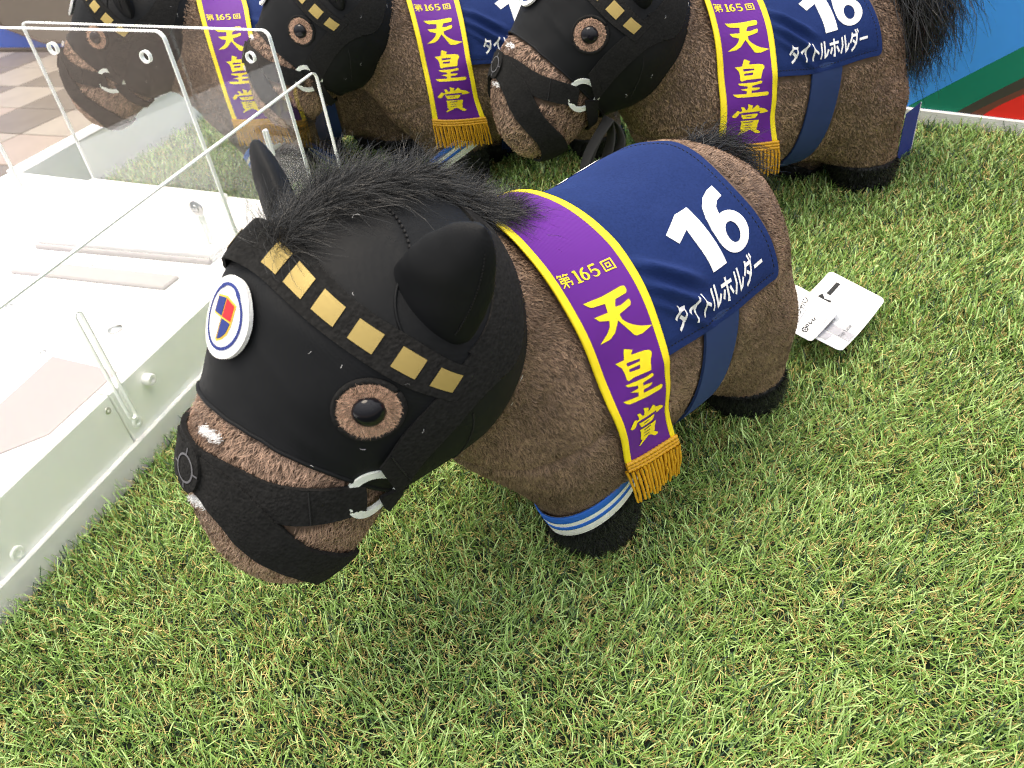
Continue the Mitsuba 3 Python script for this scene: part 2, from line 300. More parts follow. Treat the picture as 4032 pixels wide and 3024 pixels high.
def sash_uv(g):
    """from the tracing's skewed plane to (fraction across, drape length)"""
    def f(x, y):
        x, y = np.asarray(x, float), np.asarray(y, float)
        v = y + 0.135 * (x - 330 - 0.15 * (y - 600)); u = (x - (65 + 0.152 * (y - 300))) / 545
        return u, np.interp(v, [0, 60, 320, 775, 1270, 1560], [.080, .090, .127, .183, .236, .268])
    return shapely.transform(g, lambda c: np.stack(f(c[:, 0], c[:, 1]), 1))
def dai165kai():
    S, w = [], 9
    def add(pts, ox, w=9): S.append(stroke([(ox + x, y) for x, y in pts], w))
    o = 128                                               # 第
    for p in ([(14, 6), (2, 22)], [(12, 12), (36, 12)], [(24, 12), (30, 22)], [(52, 6), (42, 22)], [(50, 12), (80, 12)], [(62, 12), (68, 22)], [(8, 32), (70, 32), (70, 46), (12, 46), (8, 62), (78, 62), (74, 82), (64, 84)], [(40, 28), (40, 100)], [(38, 66), (6, 94)]): add(p, o, 8)
    for x in (236,):                                      # 1 with serifs
        add([(18, 2), (18, 86)], x, 17); add([(-2, 86), (38, 86)], x, 8); add([(2, 12), (18, 6)], x, 8)
    e = Point(304, 60).buffer(1); big = affinity.scale(e, 27, 27); hole = affinity.scale(e, 11, 19)
    arm = Polygon([(277, 58), (280, 35), (290, 15), (306, 3), (322, 0), (322, 9), (310, 15), (301, 28), (296, 45), (292, 60)])
    S.append(unary_union([big, arm]).difference(hole))    # 6
    e = Point(374, 62).buffer(1); S.append(affinity.scale(e, 29, 27).difference(affinity.scale(affinity.translate(e, -7), 20, 18)).difference(sbox(330, 30, 360, 72)))
    add([(352, 52), (356, 6)], 0, 10); add([(352, 7), (396, 7)], 0, 14)   # 5
    add([(14, 12), (14, 84)], 424, 10); add([(14, 14), (84, 14), (84, 88)], 424, 10); add([(10, 80), (84, 80)], 424, 9)
    S.append(sbox(456, 30, 490, 64).difference(sbox(464, 38, 482, 56)))      # 回
    g = unary_union(S)
    return shapely.transform(g, lambda c: np.stack([(c[:, 0] - 70) / 545, .082 + c[:, 1] * .000125], 1))
CLOTH_XF, CLOTH_XR, CLOTH_S = .140, -.074, .182
def cloth_rear(s): return -.074 + .012 * np.exp(-((np.abs(s) - .075) / .05) ** 2)
def cloth_map(x, s, off):
    """the number cloth's surface: draped with soft folds in front of the number and a rolled hem"""
    p, n = drape(x, s, off); a = np.abs(s)
    f = 0
    for c0, k, amp, wd in ((.112, .55, .0110, .0075), (.134, .62, .0100, .0070), (.152, .70, .0045, .005)):
        d = (a - c0) + k * (np.asarray(x) - .075); f = f + amp * np.exp(-(d / wd) ** 2) * np.clip((np.asarray(x) - .028) / .03, 0, 1) * np.clip((.118 - np.asarray(x)) / .03, 0, 1)
    f = f + .0016 * (meshkit.noise(np.stack([np.asarray(x) * 40, np.asarray(s) * 40, 0 * a], -1)) - .5)
    return p + n * np.asarray(f)[..., None], n
STRAIGHT = [False]
def sash_map(u, s, off=.0072):
    u, s = np.broadcast_arrays(np.asarray(u, float), np.asarray(s, float)); a = np.abs(s)
    xl = np.interp(a, [0, .06, .118, .205, .30, .34], [.199, .198, .193, .184, .166, .160]) if not STRAIGHT[0] else .198 + 0 * a; xr = np.interp(a, [0, .075, .175, .236, .28, .34], [.113, .110, .117, .113, .105, .100])
    x = xl * (1 - u) + xr * u
    kink = .0065 * np.clip(u, 0, 1) ** 1.5 / (1 + np.exp((a - .186 - .012 * (1 - u)) / .0042))
    rip = .0022 * np.sin(a * 62 + u * 2.2) * np.clip((a - .1) / .1, 0, 1)
    return drape(x, s, off + kink + rip)

# ------------------------------------------------------------------ hair
def hair_tris(roots, nor, dirs, length, width, c_root, c_tip, r, lift=.35):
    """short pile: one bent blade of three triangles for each root"""
    n = len(roots); d = unit(dirs + nor * lift); side = unit(np.cross(d, nor) + r.normal(0, .25, (n, 3)))
    w = (width * r.uniform(.7, 1.3, n))[:, None]; L = (length * r.uniform(.6, 1.25, n))[:, None]
    p0, p1 = roots - nor * .0008, roots + d * L * .55 + nor * L * .10
    p2 = roots + unit(d - nor * .25 + r.normal(0, .18, (n, 3))) * L
    V = np.stack([p0 - side * w, p0 + side * w, p1 - side * w * .8, p1 + side * w * .8, p2], 1).reshape(-1, 3)
    k = np.arange(n)[:, None] * 5; F = np.concatenate([k + A([[0, 1, 3]]), k + A([[0, 3, 2]]), k + A([[2, 3, 4]])], 0)
    C = np.stack([c_root, c_root, (c_root + c_tip) / 2, (c_root + c_tip) / 2, c_tip], 1).reshape(-1, 3)
    Nn = np.repeat(unit(nor + r.normal(0, .26, (n, 3))), 5, axis=0)
    return V, F, C, Nn
def strands(roots, d0, length, width, nseg, droop, curl, col, r, taper=True):
    """long loose hair: ribbons that bend under their weight"""
    n = len(roots); P = [roots]; d = unit(d0); L = length[:, None] / nseg
    bend = r.normal(0, curl, (n, 3))
    for k in range(nseg):
        d = unit(d + bend * (1 if k < nseg // 2 else -.6) + A([0, 0, -droop]) + r.normal(0, curl * .5, (n, 3))); P.append(P[-1] + d * L)
    P = np.stack(P, 1); t = unit(np.gradient(P, axis=1)); sd = unit(np.cross(t, unit(r.normal(0, 1, (n, 1, 3)))))
    w = width * (np.linspace(1, .25, nseg + 1) if taper else np.ones(nseg + 1))[None, :, None]
    V = np.stack([P - sd * w, P + sd * w], 2).reshape(-1, 3); m = 2 * (nseg + 1)
    k = (np.arange(n)[:, None] * m + np.arange(nseg)[None] * 2).reshape(-1, 1)
    F = np.concatenate([k + A([[0, 1, 3]]), k + A([[0, 3, 2]])], 0)
    return V, F, np.repeat(col, m, axis=0)
def sample_on(mesh, n, r):
    v, f = mesh; tri = v[f]; ar = np.linalg.norm(np.cross(tri[:, 1] - tri[:, 0], tri[:, 2] - tri[:, 0]), axis=1)
    i = r.choice(len(f), n, p=ar / ar.sum()); a, b = r.random(n), r.random(n); m = a + b > 1; a[m], b[m] = 1 - a[m], 1 - b[m]
    return tri[i, 0] + a[:, None] * (tri[i, 1] - tri[i, 0]) + b[:, None] * (tri[i, 2] - tri[i, 0])

# ------------------------------------------------------------------ one plush horse, in its own frame
NECK_N, NECK_C = A([.757, 0, -.653]), .1135           # the hood's edge above the muzzle
BAND_N = unit(A([.48, -.50, 1.0])); BAND_O = A([.152, .058, .066])
def hoof_shape(k):
    leg = LEGS[k]
    if k == 0: top = lambda p: (p - BAND_O) @ BAND_N + .004
    else: top = lambda p: p[..., 2] - (.062 if k == 2 else .058)
    return lambda p: np.maximum(np.maximum(rcone(p, *leg) - .0035, top(p)), .0015 - p[..., 2])
def leg_ring(h, off, n=64, f=None):
    """a closed line round the near front leg in the tilted plane at height h above the band's lower edge"""
    f = f or (lambda p: rcone(p, *LEGS[0])); e1 = unit(np.cross(BAND_N, [0, 1, 0])); e2 = np.cross(BAND_N, e1)
    a = A(LEGS[0][0]); b = A(LEGS[0][1]); d = b - a; c = a + d * (((BAND_O + BAND_N * h - a) @ BAND_N) / (d @ BAND_N))
    g = np.linspace(0, 2 * np.pi, n, endpoint=False); dr_ = np.cos(g)[:, None] * e1 + np.sin(g)[:, None] * e2; t = np.zeros(n)
    for _ in range(60): t = t - np.clip(f(c + dr_ * t[:, None]), -.02, .02) * .8
    return c + dr_ * (t + off)[:, None]
def build_horse(detail, seed):
    """list of (part key, entry, label); detail 1 = near horse, smaller = fewer hairs"""
    r = np.random.default_rng(seed); parts, covers = [], []; STRAIGHT[0] = detail < 1
    def add(name, mesh, mat, smooth=40, label=None, cover=False, **k):
        parts.append((name, entry(mesh, mat, smooth, **k), label))
        if cover: covers.append(np.asarray(mesh[0]))
    h = .0065 if detail >= 1 else .009
    body = nets(lambda p: smin(sdf_body(p), sdf_fur_face(p), .02) - lumps(p), (-.24, -.17, -.01), (.53, .17, .47), h)
    add('body', body, 'fur_base', True)
    # hood: the head's surface, cut along the muzzle
    hm = trimesh.Trimesh(*nets(lambda p: sdf_head(p) - .0022, (.16, -.15, .20), (.52, .15, .48), .0055), process=False)
    hm = trimesh.intersections.slice_mesh_plane(hm, -NECK_N, NECK_N * NECK_C, cap=False)
    hood_v, hood_f = tm(hm); add('hood', (hood_v, hood_f), 'hood_fabric', True)
    oe = hm.outline()
    loops = [l for l in oe.discrete if len(l) > 30]
    if loops:
        l = np.asarray(max(loops, key=len))[:-1]; l = A([np.mean([np.roll(l, k, 0)[i] for k in range(-5, 6)], 0) for i in range(0, len(l), 5)]); l = spline(np.vstack([l, l[:1]]), 200)[:-1]
        add('hood__hem', tube_mesh(l, .0017, 6, True), 'hood_fabric', True)
    # seams of dark stitches on the hood
    seam = project(sdf_head, spline([(.302, .004, .46), (.300, .03, .447), (.306, .058, .435), (.317, .075, .427)], 40)); sn = grad(sdf_head, seam)
    st = [tube_mesh((seam + sn * .003)[i:i + 2], .0011, 5) for i in range(0, 38, 2)]
    add('hood__seam', cat(st), 'stitch_dark', True)
    for sgn in (1, -1):
        q_ = project(sdf_head, spline([(.318, .117 * sgn, .325), (.318, .112 * sgn, .305), (.320, .103 * sgn, .285), (.322, .085 * sgn, .265)], 24)); add('hood__seam', tube_mesh(q_ + grad(sdf_head, q_) * .0024, .0007, 5), 'stitch_dark', True)
        q_ = project(sdf_head, spline([(.316, .076 * sgn, .428), (.336, .083 * sgn, .420), (.347, .098 * sgn, .402), (.343, .108 * sgn, .386)], 24)); add('hood__seam', tube_mesh(q_ + grad(sdf_head, q_) * .0026, .0012, 5), 'hood_fabric', True)
    k = 34; lp = sample_on((hood_v, hood_f), k, r); ln = grad(sdf_head, lp); li = []
    for p_, n_ in zip(lp, ln):
        t_ = unit(np.cross(n_, r.normal(0, 1, 3))); b_ = np.cross(n_, t_); q_ = np.linspace(-1, 1, 6)[:, None]; ll = r.uniform(.001, .0032); li.append(tube_mesh(p_ + n_ * .0030 + t_ * q_ * ll + b_ * (q_ ** 2) * ll * r.uniform(-.9, .9), .00013, 3))
    add('hood__lint', cat(li), 'white_print', True)
    # felt bridle
    F_ = lambda p: sdf_head(p) - .0022
    peak = lambda t: .0030 + .0075 * np.exp(-((t - .42) / .055) ** 2)
    brow = Strip([(.361, 0, .449), (.364, .059, .432), (.357, .083, .415), (.343, .103, .396), (.331, .113, .380), (.309, .119, .360)],
                 [(.393, 0, .434), (.389, .060, .415), (.379, .087, .396), (.359, .109, .369), (.345, .116, .356), (.332, .120, .345)], F_, peak, mirror=True)
    add('browband', brow.solid(), 'felt', 40)
    for sgn in (1, -1):
        for c in (.085, .235, .39, .555, .735, .90) if sgn > 0 else (.235, .39, .555, .735, .90):
            t0 = .5 + sgn * c * .5; ht = .0090 / brow.len
            q = sbox(t0 - ht, .25, t0 + ht, .76)
            add('browband__gold_square', decal(q, lambda u, v: brow.map(u, v), .05, .0008), 'gold_foil', True)
    for sgn in (1, -1):
        my = lambda e: [(x, sgn * y, z) for x, y, z in e]
        cheek = Strip(my([(.309, .1195, .372), (.345, .117, .353), (.366, .108, .336), (.389, .0970, .311)]), my([(.290, .118, .338), (.322, .120, .330), (.350, .108, .305), (.378, .089, .273)]), F_, lambda t: .0022 + .0042 * np.clip((t - .7) / .2, 0, 1))
        add('cheek_strap', cheek.solid(.002), 'felt', 40)
        s0 = tube_mesh(cheek.map(np.full(8, .86), np.linspace(.03, .97, 8), .0006)[0], .0008, 4); add('cheek_strap__stitch', s0, 'stitch_dark', True)
        crown = Strip(my([(.311, .1165, .373), (.282, .111, .385), (.257, .088, .405), (.238, .055, .425), (.232, .02, .433)]), my([(.292, .1175, .340), (.252, .102, .352), (.240, .092, .370), (.226, .066, .392), (.214, .022, .410)]), F_, .0020)
        add('crown_strap', crown.solid(.002), 'felt', 40)
        throat = Strip(my([(.392, .087, .272), (.388, .075, .252), (.380, .055, .232), (.372, .0, .215)]), my([(.372, .086, .272), (.368, .075, .25), (.362, .055, .232), (.354, .0, .218)]), sdf_face, .0062)
        add('throat_strap', throat.solid(.003), 'felt', 40, cover=True)
        # white felt ring where the straps meet
        c = project(sdf_face, A([[.394, .084 * sgn, .281]]))[0]; nn = grad(sdf_face, c[None])[0]; e1 = unit(np.cross(nn, [0, 0, 1.0])); e2 = np.cross(e1, nn)
        def disc_map(x, y, c=c, e1=e1, e2=e2):
            p = project(sdf_face, c + np.asarray(x)[..., None] * e1 + np.asarray(y)[..., None] * e2); n_ = grad(sdf_face, p); return p + n_ * .0040, n_
        g = np.linspace(0, 2 * np.pi, 61); rr = np.linspace(.0176, .0244, 4); R_, G_ = np.meshgrid(rr, g); a_, n_ = disc_map(R_ * np.cos(G_), R_ * np.sin(G_))
        add('bit_ring', grid_solid(a_, a_ - n_ * .0035), 'mint_felt', 40, 'white felt ring at the corner of the mouth', cover=True)
        # eye: bare patch of fur in a piped hole, glossy dome
        ec = project(F_, A([[.384, .097 * sgn, .3585]]))[0]; en = grad(F_, ec[None])[0]; e1 = unit(np.cross(en, [0, 0, 1.0])); e2 = np.cross(e1, en)
        def eye_map(x, y, ec=ec, e1=e1, e2=e2):
            p = project(F_, ec + np.asarray(x)[..., None] * e1 + np.asarray(y)[..., None] * e2); return p, grad(F_, p)
        g = np.linspace(0, 2 * np.pi, 49)[:-1]; er, ez = .0235, .0220
        lp, ln = eye_map(er * np.cos(g), ez * np.sin(g)); add('eye_hole_piping', tube_mesh(lp + ln * .0012, .0024, 8, True), 'felt', True)
        k = 5200 if detail >= 1 else 1500
        base = decal(affinity.scale(Point(0, 0).buffer(1), er, ez), eye_map, .006, .0004); add('eye_patch', base, 'light_fur_base', True, 'lighter brown fur round the eye')
        a = r.uniform(0, 2 * np.pi, k); q = np.sqrt(r.uniform(.10, .66, k)); rp, rn = eye_map(er * q * np.cos(a), ez * q * np.sin(a))
        dd = np.cos(a)[:, None] * e1 + np.sin(a)[:, None] * e2; tone = r.uniform(.35, 1.6, k)[:, None]
        V, Fh, C, Nn = hair_tris(rp, rn, dd + r.normal(0, .25, (k, 3)), (.0052), .00036 if detail >= 1 else .0007, tone * A([[.22, .135, .09]]), tone * A([[.66, .43, .30]]), r, .9)
        parts.append(('eye_patch__fur', entry((V, Fh), 'hair', color=C, normals=Nn), None))
        dome = trimesh.creation.uv_sphere(1.0, count=[24, 32]); dv = np.array(dome.vertices) * [.0118, .0112, .0085]
        add('eye', (ec + en * .0018 + dv[:, :1] * e1 + dv[:, 1:2] * e2 + dv[:, 2:] * en, np.array(dome.faces)), 'eye_black', True, 'glossy black dome eye')
        # ear: a puffy cloth leaf
        b0, tip, be, bt = A([.318, .0960 * sgn, .398]) + (A([.0005, .000, .0085]) if sgn > 0 else 0), A([.302, .1525 * sgn, .466]) + (A([.003, -.003, .0095]) if sgn > 0 else 0), unit(A([.015, -.042 * sgn, .052])), None
        ax = unit(tip - b0); be = unit(be - ax * (be @ ax)); bt = np.cross(ax, be); L = np.linalg.norm(tip - b0)
        t = np.linspace(-.16, 1.0, 26); g = np.linspace(0, 2 * np.pi, 40, endpoint=False)
        wv = (.0350 if sgn > 0 else .0410) * np.clip(1 - np.clip(t / 1.0, 0, 1) ** 2.2, 0, 1) ** .66 * (1 - .18 * np.clip(-t / .2, 0, 1)) ; th = .0155 * np.sqrt(np.clip(1 - np.clip(t, 0, 1) ** 2.4, 0, 1))
        cen = b0 + ax * (t * L)[:, None]; cs, sn_ = np.cos(g), np.sin(g)
        cup = .010 * (1 - cs ** 2) * (bt @ A([0.6, .75 * sgn, .3]) < 0)
        V = (cen[:, None] + (wv[:, None] * cs)[..., None] * be + (th[:, None] * np.sign(sn_) * np.abs(sn_) ** 1.2)[..., None] * bt).reshape(-1, 3)
        n_ = len(t); i, j = np.meshgrid(np.arange(n_ - 1), np.arange(40), indexing='ij'); j2 = (j + 1) % 40
        Q = np.stack([i * 40 + j, i * 40 + j2, (i + 1) * 40 + j2, (i + 1) * 40 + j], -1).reshape(-1, 4)
        V = V + unit(V - cen.mean(0)) * (.0022 * (meshkit.noise(V * 70) - .5))[:, None]
        em = trimesh.Trimesh(V, np.vstack([Q[:, [0, 1, 2]], Q[:, [0, 2, 3]]]), process=False)
        if em.volume < 0: em.invert()
        add('ear', tm(em), 'hood_fabric', 55)
        fs = np.sign(bt @ A([.6, .75 * sgn, .3])); sl = (cen - be * (wv * .74)[:, None] + bt * (fs * th * .64)[:, None])[5:-1]; sl = spline(sl[::3], 60); add('ear__seam', cat([tube_mesh(sl[i:i + 2] + bt * fs * .0006, .0007, 4) for i in range(0, 58, 2)]), 'stitch_dark', True)
    # nosebands and their badge
    FM = lambda p: sdf_face(p)
    nb1 = Strip([(.481, 0, .336), (.468, .036, .330), (.453, .063, .317), (.429, .080, .305), (.400, .088, .292)], [(.489, 0, .312), (.475, .038, .305), (.461, .067, .289), (.437, .080, .278), (.405, .086, .264)], FM, .0046, mirror=True)
    add('upper_noseband', nb1.solid(.004, wob=.002), 'felt', 40, cover=True)
    for t in (.85, .15): add('upper_noseband__stitch', tube_mesh(nb1.map(np.full(8, t), np.linspace(.03, .97, 8), .0004)[0], .0008, 4), 'stitch_dark', True)
    nb2 = Strip([(.483, 0, .333), (.471, .036, .324), (.462, .065, .294), (.449, .077, .257), (.424, .072, .226), (.410, .040, .200), (.404, 0, .192)], [(.492, 0, .306), (.488, .030, .292), (.485, .042, .274), (.475, .058, .246), (.460, .063, .225), (.446, .040, .200), (.442, 0, .190)], FM, .0060, mirror=True)
    add('lower_noseband', nb2.solid(.004, wob=.003), 'felt', 40, cover=True)
    def face_map(cx, cz, off, f, yo=0.0):
        c = project(f, A([[cx, yo, cz]]))[0]; n0 = grad(f, c[None])[0]; e1 = A([0, 1.0, 0]); e1 = unit(e1 - n0 * (n0 @ e1)); e2 = np.cross(n0, e1)
        if e2[2] < 0: e2 = -e2
        def m(x, y):
            p = project(f, c + np.asarray(x)[..., None] * e1 + np.asarray(y)[..., None] * e2); n_ = grad(f, p); return p + n_ * off, n_
        return m
    def disc(m, rx, ry, th):
        g = np.linspace(0, 2 * np.pi, 61); R_, G_ = np.meshgrid(np.linspace(.02, 1, 6), g); a_, n_ = m(rx * R_ * np.cos(G_), ry * R_ * np.sin(G_)); return grid_solid(a_, a_ - n_ * th)
    em = face_map(.488, .321, .0084, FM, .004); add('nose_badge', disc(em, .0150, .0180, .004), 'felt', 40, 'black felt badge with a grey ring printed on it', cover=True)
    ring = Point(0, 0).buffer(.0105).difference(Point(0, 0).buffer(.0090)); ticks = unary_union([stroke([(.0075 * math.cos(a), .0075 * math.sin(a)), (.0150 * math.cos(a), .0150 * math.sin(a))], .0012) for a in (0, math.pi / 2, math.pi, 1.5 * math.pi)])
    add('nose_badge__ring_print', decal(unary_union([ring, ticks.difference(Point(0, 0).buffer(.0105)), ticks.intersection(ring)]), em, .004, .0006), 'print_grey', True)
    fb = face_map(.418, .409, .0068, F_, -.002); add('forehead_badge', disc(fb, .0290, .0285, .0035), 'white_felt', 40, 'round white felt badge with a shield in a blue ring')
    for rin, rout in ((.0205, .0228),): add('forehead_badge__blue_ring', decal(Point(0, 0).buffer(rout, 32).difference(Point(0, 0).buffer(rin, 32)), fb, .005, .0005), 'print_navy', True)
    sh = Polygon([(-.0125, .0125), (0, .0150), (.0125, .0125), (.0125, -.002), (.0105, -.009), (.006, -.014), (0, -.0175), (-.006, -.014), (-.0105, -.009), (-.0125, -.002)])
    add('forehead_badge__shield', decal(sh, fb, .005, .0005), 'print_gold', True); inn = sh.buffer(-.0013)
    q = lambda a, b, c, d: inn.intersection(sbox(a, b, c, d))
    add('forehead_badge__shield_blue', decal(unary_union([q(-.05, .0005, -.0006, .05), q(.0006, -.05, .05, -.0007)]), fb, .004, .0009), 'print_navy', True)
    add('forehead_badge__shield_red', decal(q(.0006, .0005, .05, .05), fb, .004, .0009), 'print_red', True); add('forehead_badge__shield_white', decal(q(-.05, -.05, -.0006, -.0007), fb, .004, .0009), 'white_felt', True)
    # number cloth and its lettering
    n, m = 60, 96; X, S = np.meshgrid(np.linspace(0, 1, n), np.linspace(-CLOTH_S, CLOTH_S, m), indexing='ij'); X = CLOTH_XF + (cloth_rear(S) - CLOTH_XF) * X
    cr = .008; dx, ds = np.clip(cr - (X - cloth_rear(S)), 0, cr), np.clip(np.abs(S) - CLOTH_S + cr, 0, cr); rad = np.hypot(dx, ds)
    k = np.where((rad > cr) & (rad > 0), cr / np.maximum(rad, 1e-9), 1); X = X + dx * (1 - k); S = S - np.sign(S) * ds * (1 - k)
    hem = np.clip(np.minimum(np.minimum(X - cloth_rear(S), CLOTH_S - np.abs(S)) / .0065, 1), 0, 1)
    off = .0056 - .0010 * np.exp(-((np.minimum(X - cloth_rear(S), CLOTH_S - np.abs(S)) - .0075) / .0016) ** 2)
    top, nn = cloth_map(X, S, off); add('number_cloth', grid_solid(top, top - nn * .003), 'navy_cloth', 40, cover=True)
    cm = lambda off: (lambda x, s: cloth_map(x, s, off))
    for sgn in (1, -1):
        # printed on both flanks, reading from the left of each
        fl = lambda g, x0, s0, k, ky: shapely.transform(g, lambda c: np.stack([x0 - sgn * c[:, 0] * k, sgn * (s0 - c[:, 1] * ky)], 1))
        x0 = .0480 if sgn > 0 else -.052; x1 = .0865 if sgn > 0 else -.052
        add('number_cloth__number', decal(fl(unary_union([ONE, six()]), x0, .1335, .0765, .0625), cm(.0056), .006, .0008), 'white_print', True, 'white number 16')
        add('number_cloth__name_lettering', decal(fl(katakana('タイトルホルダー'), x1, .1655, .0159, .0225), cm(.0056), .005, .0008), 'white_print', True, 'white katakana lettering')
    dash = []
    def run(xs, ss):
        p, n_ = cloth_map(np.asarray(xs), np.asarray(ss), .0052)
        for i in range(0, len(p) - 1, 2): dash.append(tube_mesh(p[i:i + 2], .00045, 4))
    sv = np.arange(-.172, .173, .0026); run(cloth_rear(sv) + .0078, sv); xv = np.arange(-.064, .138, .0026)
    for sgn in (1, -1): run(xv, np.full(len(xv), sgn * (CLOTH_S - .0075)))
    add('number_cloth__stitching', cat(dash), 'stitch_dark', True)
    # girth below the cloth
    gx, gs = np.meshgrid(np.linspace(.046, -.004, 9), np.linspace(.168, .29, 28), indexing='ij')
    th = np.linspace(math.radians(-40), math.radians(220), 70); W_, TH = np.meshgrid(np.linspace(.046, -.004, 9), th, indexing='ij')
    c = np.stack([W_, 0 * W_, 0 * W_ + .23], -1); dv = np.stack([0 * TH, np.cos(TH), -np.sin(TH)], -1); t = np.full(W_.shape, .05)
    for _ in range(40): t = t - np.clip(sdf_body(c + dv * t[..., None]), -.02, .02) * .8
    gp = c + dv * t[..., None]; gn = grad(sdf_body, gp); gp = gp + gn * .0048; add('girth', grid_solid(gp, gp - gn * .003), 'navy_band', 40, cover=True)
    # sash with its woven edges, lettering and fringe, hanging down on both flanks
    SB = .273
    def sheet(u0, u1, s0, s1, off, th, nu, ns):
        U, S = np.meshgrid(np.linspace(u0, u1, nu), np.linspace(s0, s1, ns), indexing='ij'); p, n_ = sash_map(U, S, off); return grid_solid(p, p - n_ * th)
    add('sash', sheet(0, 1, -SB, SB, .0084, .0012, 22, 120), 'sash_purple', True, cover=True)
    for u0, u1 in ((-.008, .088), (.912, 1.008)): add('sash__yellow_edge', sheet(u0, u1, -SB, SB, .0090, .0020, 5, 120), 'sash_yellow', True)
    sm = lambda u, s: sash_map(u, s, .0084)
    for nm, g in (('brush_lettering', brush(TEN)), ('brush_lettering', brush(KOU, KOUH)), ('brush_lettering', brush(SHO, SHOH))): add('sash__' + nm, decal(sash_uv(g).simplify(.0008), sm, .02, .0007), 'sash_yellow', True)
    add('sash__small_lettering', decal(dai165kai(), sm, .015, .0007), 'sash_yellow', True)
    for sgn in (1, -1):
        fr = []
        for k in range(3):
            s = sgn * (SB + .0010 + .0042 * k); u = np.linspace(-.02, 1.02, 40); p, n_ = sash_map(u, np.full(40, s), .0094); fr.append(tube_mesh(p + n_ * (.0006 * np.sin(np.arange(40) * 2.2))[:, None], .0022, 6))
        add('sash__braid', cat(fr), 'fringe_gold', True); fr = []
        for k in range(30):
            u = -.01 + 1.02 * k / 29; s = np.linspace(SB + .010, SB + .010 + r.uniform(.036, .044), 6); p, n_ = sash_map(np.full(6, u) + np.linspace(0, r.normal(0, .007), 6), sgn * s, .0088 + .0025 * (k % 2))
            fr.append(tube_mesh(p + r.normal(0, .0005, (6, 3)), np.linspace(.0016, .0013, 6), 5))
        add('sash__fringe', cat(fr), 'fringe_gold', True)
    # striped band on the near front leg, black fur hooves
    rows = [leg_ring(hh, .0035) for hh in np.linspace(0, .0245, 9)]
    def lband(i0, i1, off):
        a = np.stack([leg_ring(hh, off) for hh in np.linspace(i0, i1, 5)], 1); a = np.concatenate([a, a[:1]], 0); b = np.stack([leg_ring(hh, off - .0022) for hh in np.linspace(i0, i1, 5)], 1); return grid_solid(a, np.concatenate([b, b[:1]], 0))
    add('leg_band', lband(-.003, .0290, .0056), 'white_tape', True, 'white leg band with two blue stripes', cover=True); add('leg_band__blue_stripe', lband(.0078, .0130, .0061), 'blue_tape', True); add('leg_band__blue_stripe', lband(.0195, .0293, .0061), 'blue_tape', True)
    for k in range(4):
        hf = hoof_shape(k); a, b = A(LEGS[k][0]), A(LEGS[k][1]); lo, hi = np.minimum(a, b) - .1, np.maximum(a, b) + .1; lo[2] = -.01; hi[2] = .15
        hmesh = nets(hf, lo, hi, .006); covers.append(hmesh[0]); add('hoof', hmesh, 'black_fur_base', True, 'black fur hoof')
        nh = int((16000 if k in (0, 2) else 5000) * min(1, detail)); rp = sample_on(hmesh, nh, r); rn = grad(hf, rp); tone = r.uniform(.6, 1.6, nh)[:, None]
        V, Fh, C, Nn = hair_tris(rp, rn, A([[.0, .1, -.7]]) + r.normal(0, .45, (nh, 3)), .0095, .00045 if detail >= 1 else .0009, tone * A([[.006, .006, .007]]), tone * A([[.020, .021, .024]]), r, .75)
        parts.append(('hoof__fur', entry((V, Fh), 'black_hair', color=C, normals=Nn), None))
    # plush pile on the body, left out under everything that is worn
    sb = lambda p: smin(sdf_body(p), sdf_fur_face(p), .02) - lumps(p); nh = int(400000 * detail); rp = project(sb, sample_on(body, nh, r), 3)
    ck = cKDTree(np.vstack([c[::1] for c in covers])); keep = (ck.query(rp, workers=-1)[0] > np.where((rp @ NECK_N > NECK_C - .006) & (rp[:, 0] > .33), .0052, .0066)) & (rp[:, 2] > .03)
    inhood = (sdf_head(rp) < .001) & ((rp @ NECK_N) < NECK_C - .002) & (rp[:, 0] > .24); keep &= ~inhood; rp = rp[keep]; rn = grad(sb, rp); n_ = len(rp)
    onface = (rp @ NECK_N > NECK_C - .006) & (rp[:, 0] > .33)
    flow = np.where(onface[:, None], A([[.75, 0, -.65]]), A([[-.55, 0, -.75]])); nz = np.stack([meshkit.noise(rp * 55, s_) - .5 for s_ in (1, 2, 3)], -1); flow = flow + nz * 1.0 + r.normal(0, .2, (n_, 3)); flow = flow - rn * (flow * rn).sum(1, keepdims=True)
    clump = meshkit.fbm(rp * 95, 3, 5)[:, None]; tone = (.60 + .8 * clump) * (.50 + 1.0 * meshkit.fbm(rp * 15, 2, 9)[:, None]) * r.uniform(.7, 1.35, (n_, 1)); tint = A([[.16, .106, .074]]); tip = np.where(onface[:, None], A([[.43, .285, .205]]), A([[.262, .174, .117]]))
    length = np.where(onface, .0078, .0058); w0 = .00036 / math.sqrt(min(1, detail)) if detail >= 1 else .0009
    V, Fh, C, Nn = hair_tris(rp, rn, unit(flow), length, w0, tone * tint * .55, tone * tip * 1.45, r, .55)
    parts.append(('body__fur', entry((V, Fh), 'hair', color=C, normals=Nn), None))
    # white blaze tufts beside the nose badge
    k = 230 if detail >= 1 else 40
    for cs in ([[.468, .024, .346], [.473, .006, .350]], [[.492, .022, .298], [.495, .004, .296]]):
        cs = project(FM, A(cs)); w_ = r.uniform(-.1, 1.0, k)[:, None]; rp = project(FM, cs[0] * (1 - w_) + cs[1] * w_ + r.normal(0, .0015, (k, 3))); rn = grad(FM, rp); rp = rp + rn * .003
        V, Fh, C, Nn = hair_tris(rp, rn, r.normal(0, .6, (k, 3)) + A([[.3, 0, .1]]), .0040, .00022 if detail >= 1 else .0005, np.full((k, 3), .7), np.full((k, 3), .86), r, .9)
        parts.append(('white_blaze', entry((V, Fh), 'hair', color=C, normals=Nn), 'tuft of white fur on the nose'))
